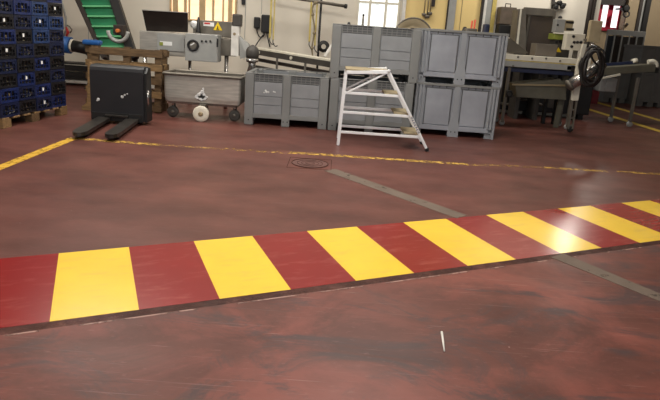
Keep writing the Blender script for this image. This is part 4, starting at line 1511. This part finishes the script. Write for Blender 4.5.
def far_bin(px0, px1, y0_, y1_, Y, lab_, zb_=0.0):
    x0, x1 = at(px0, (y0_ + y1_) / 2, Y).x, at(px1, (y0_ + y1_) / 2, Y).x
    t = thing('storage_bin', lab_, 'bin', ((x0 + x1) / 2, Y, zb_), 0, GB)
    zt_ = at((px0 + px1) / 2, y0_, Y).z
    MB().box(x0, Y, zb_ + .12, x1, Y + .95, zt_ - .04, .015).build('tub', GREYBIN, t)
    MB().box(x0 - .02, Y - .02, zt_ - .07, x1 + .02, Y + .97, zt_, .012).build('rim', GREYBIN, t)
    for xx in (x0 + .01, (x0 + x1) / 2 - .08, x1 - .17):
        MB().box(xx, Y + .01, zb_, xx + .16, Y + .94, zb_ + .13, .01).build('foot', GREYBIN, t)
    for xx in (x0 - .01, (x0 + x1) / 2 - .04, x1 - .07):
        MB().box(xx, Y - .02, zb_ + .12, xx + .08, Y + .02, zt_ - .06, .008).build('rib', GREYBIN, t)
    return zt_


zt1 = far_bin(640, 668, 73, 100, 14.6, 'lower of the dim grey bins in front of the beige wall')
far_bin(641, 668, 46, 73, 14.6, 'upper of the dim grey bins in front of the beige wall', zt1)
far_bin(606, 629, 71, 93, 15.1, 'dim grey bin in front of the tall cage')

# lamp-like fitting on the far post
lf = thing('wall_fitting', 'black round fitting on the beige post by striped window', 'fitting', tuple(at(625, 12, FY - .6)))
p = at(625, 8.5, FY - .6)
MB().lathe([(.12, 0), (.12, .08), (.07, .12)], p, (0, -1, 0), 20).build('head', BLACK, lf)
MB().torus(at(626.5, 14, FY - .62), .09, .03, (0, -1, 0), 20).build('ring', GREYD, lf)
MB().bar(p, Vector((p.x, FY - .01, p.z)), .05, .05).build('arm', BLACK, lf)
MB().lathe([(.05, 0), (.03, .05)], at(627, 24.5, FY - .5), (0, -1, 0), 14).build('hook', BROWN, lf)

# ------------------------------------------------------------------ light


def area(loc, size, energy, col=(1, .96, .9), size_y=None, target=None, name='ceiling_light'):
    d = bpy.data.lights.new(name, 'AREA')
    d.energy = energy
    d.color = col
    d.shape = 'RECTANGLE'
    d.size = size
    d.size_y = size_y or size
    o = bpy.data.objects.new(name, d)
    COL.objects.link(o)
    o.location = loc
    if target is not None:
        v = Vector(target) - Vector(loc)
        o.rotation_euler = v.to_track_quat('-Z', 'Y').to_euler()
    return o


HL = 3.8
for (x, y, e) in ((-3.2, 3, 75), (0.2, 2.2, 88), (-3.2, 7.0, 95), (0.6, 5.6, 130)):
    area((x, y, HL), 1.5, e, (1, .95, .87), .35)
area((-1.2, 8.9, HC - .1), 6.5, 140, (1, .95, .87), 1.0)
area((-0.5, -4.5, 2.9), 5, 95, (.95, .98, 1), 2.2, (-0.5, 5, .5), 'front_fill')  # unseen soft fill added behind the camera
p = onz(562, 241)
lz = HC - .4
lp = Vector((p.x * (1 + lz / H), p.y * (1 + lz / H), lz))
sd_ = bpy.data.lights.new('bay_spot', 'SPOT')
sd_.energy = 190
sd_.color = (1, .94, .84)
sd_.spot_size = math.radians(13)
sd_.spot_blend = .6
sd_.shadow_soft_size = .16
so = bpy.data.objects.new('bay_spot', sd_)
COL.objects.link(so)
so.location = lp
so.rotation_euler = (Vector((p.x, p.y, 0)) - lp).to_track_quat('-Z', 'Y').to_euler()
area((4.2, 10.0, 3.9), 1.5, 60, (1, .95, .87), .3, (4.4, 11.6, 1.6), 'wall_fill')  # unseen fill added to brighten the right end of the long wall
area((10.2, 15.8, HC - .15), 1.2, 110, (1, .94, .84), .4, (9.8, 19, 1.5), 'bay_fill')  # unseen fill added to light the far wall of the bay

w = bpy.data.worlds.new('world')
SC.world = w
w.use_nodes = True
bg = w.node_tree.nodes['Background']
bg.inputs['Color'].default_value = (.9, .95, 1, 1)
bg.inputs['Strength'].default_value = 0.35

SC.view_settings.view_transform = 'Standard'
SC.view_settings.look = 'None'
SC.view_settings.gamma = 1
SC.view_settings.exposure = 0.0
SC.cycles.use_denoising = True
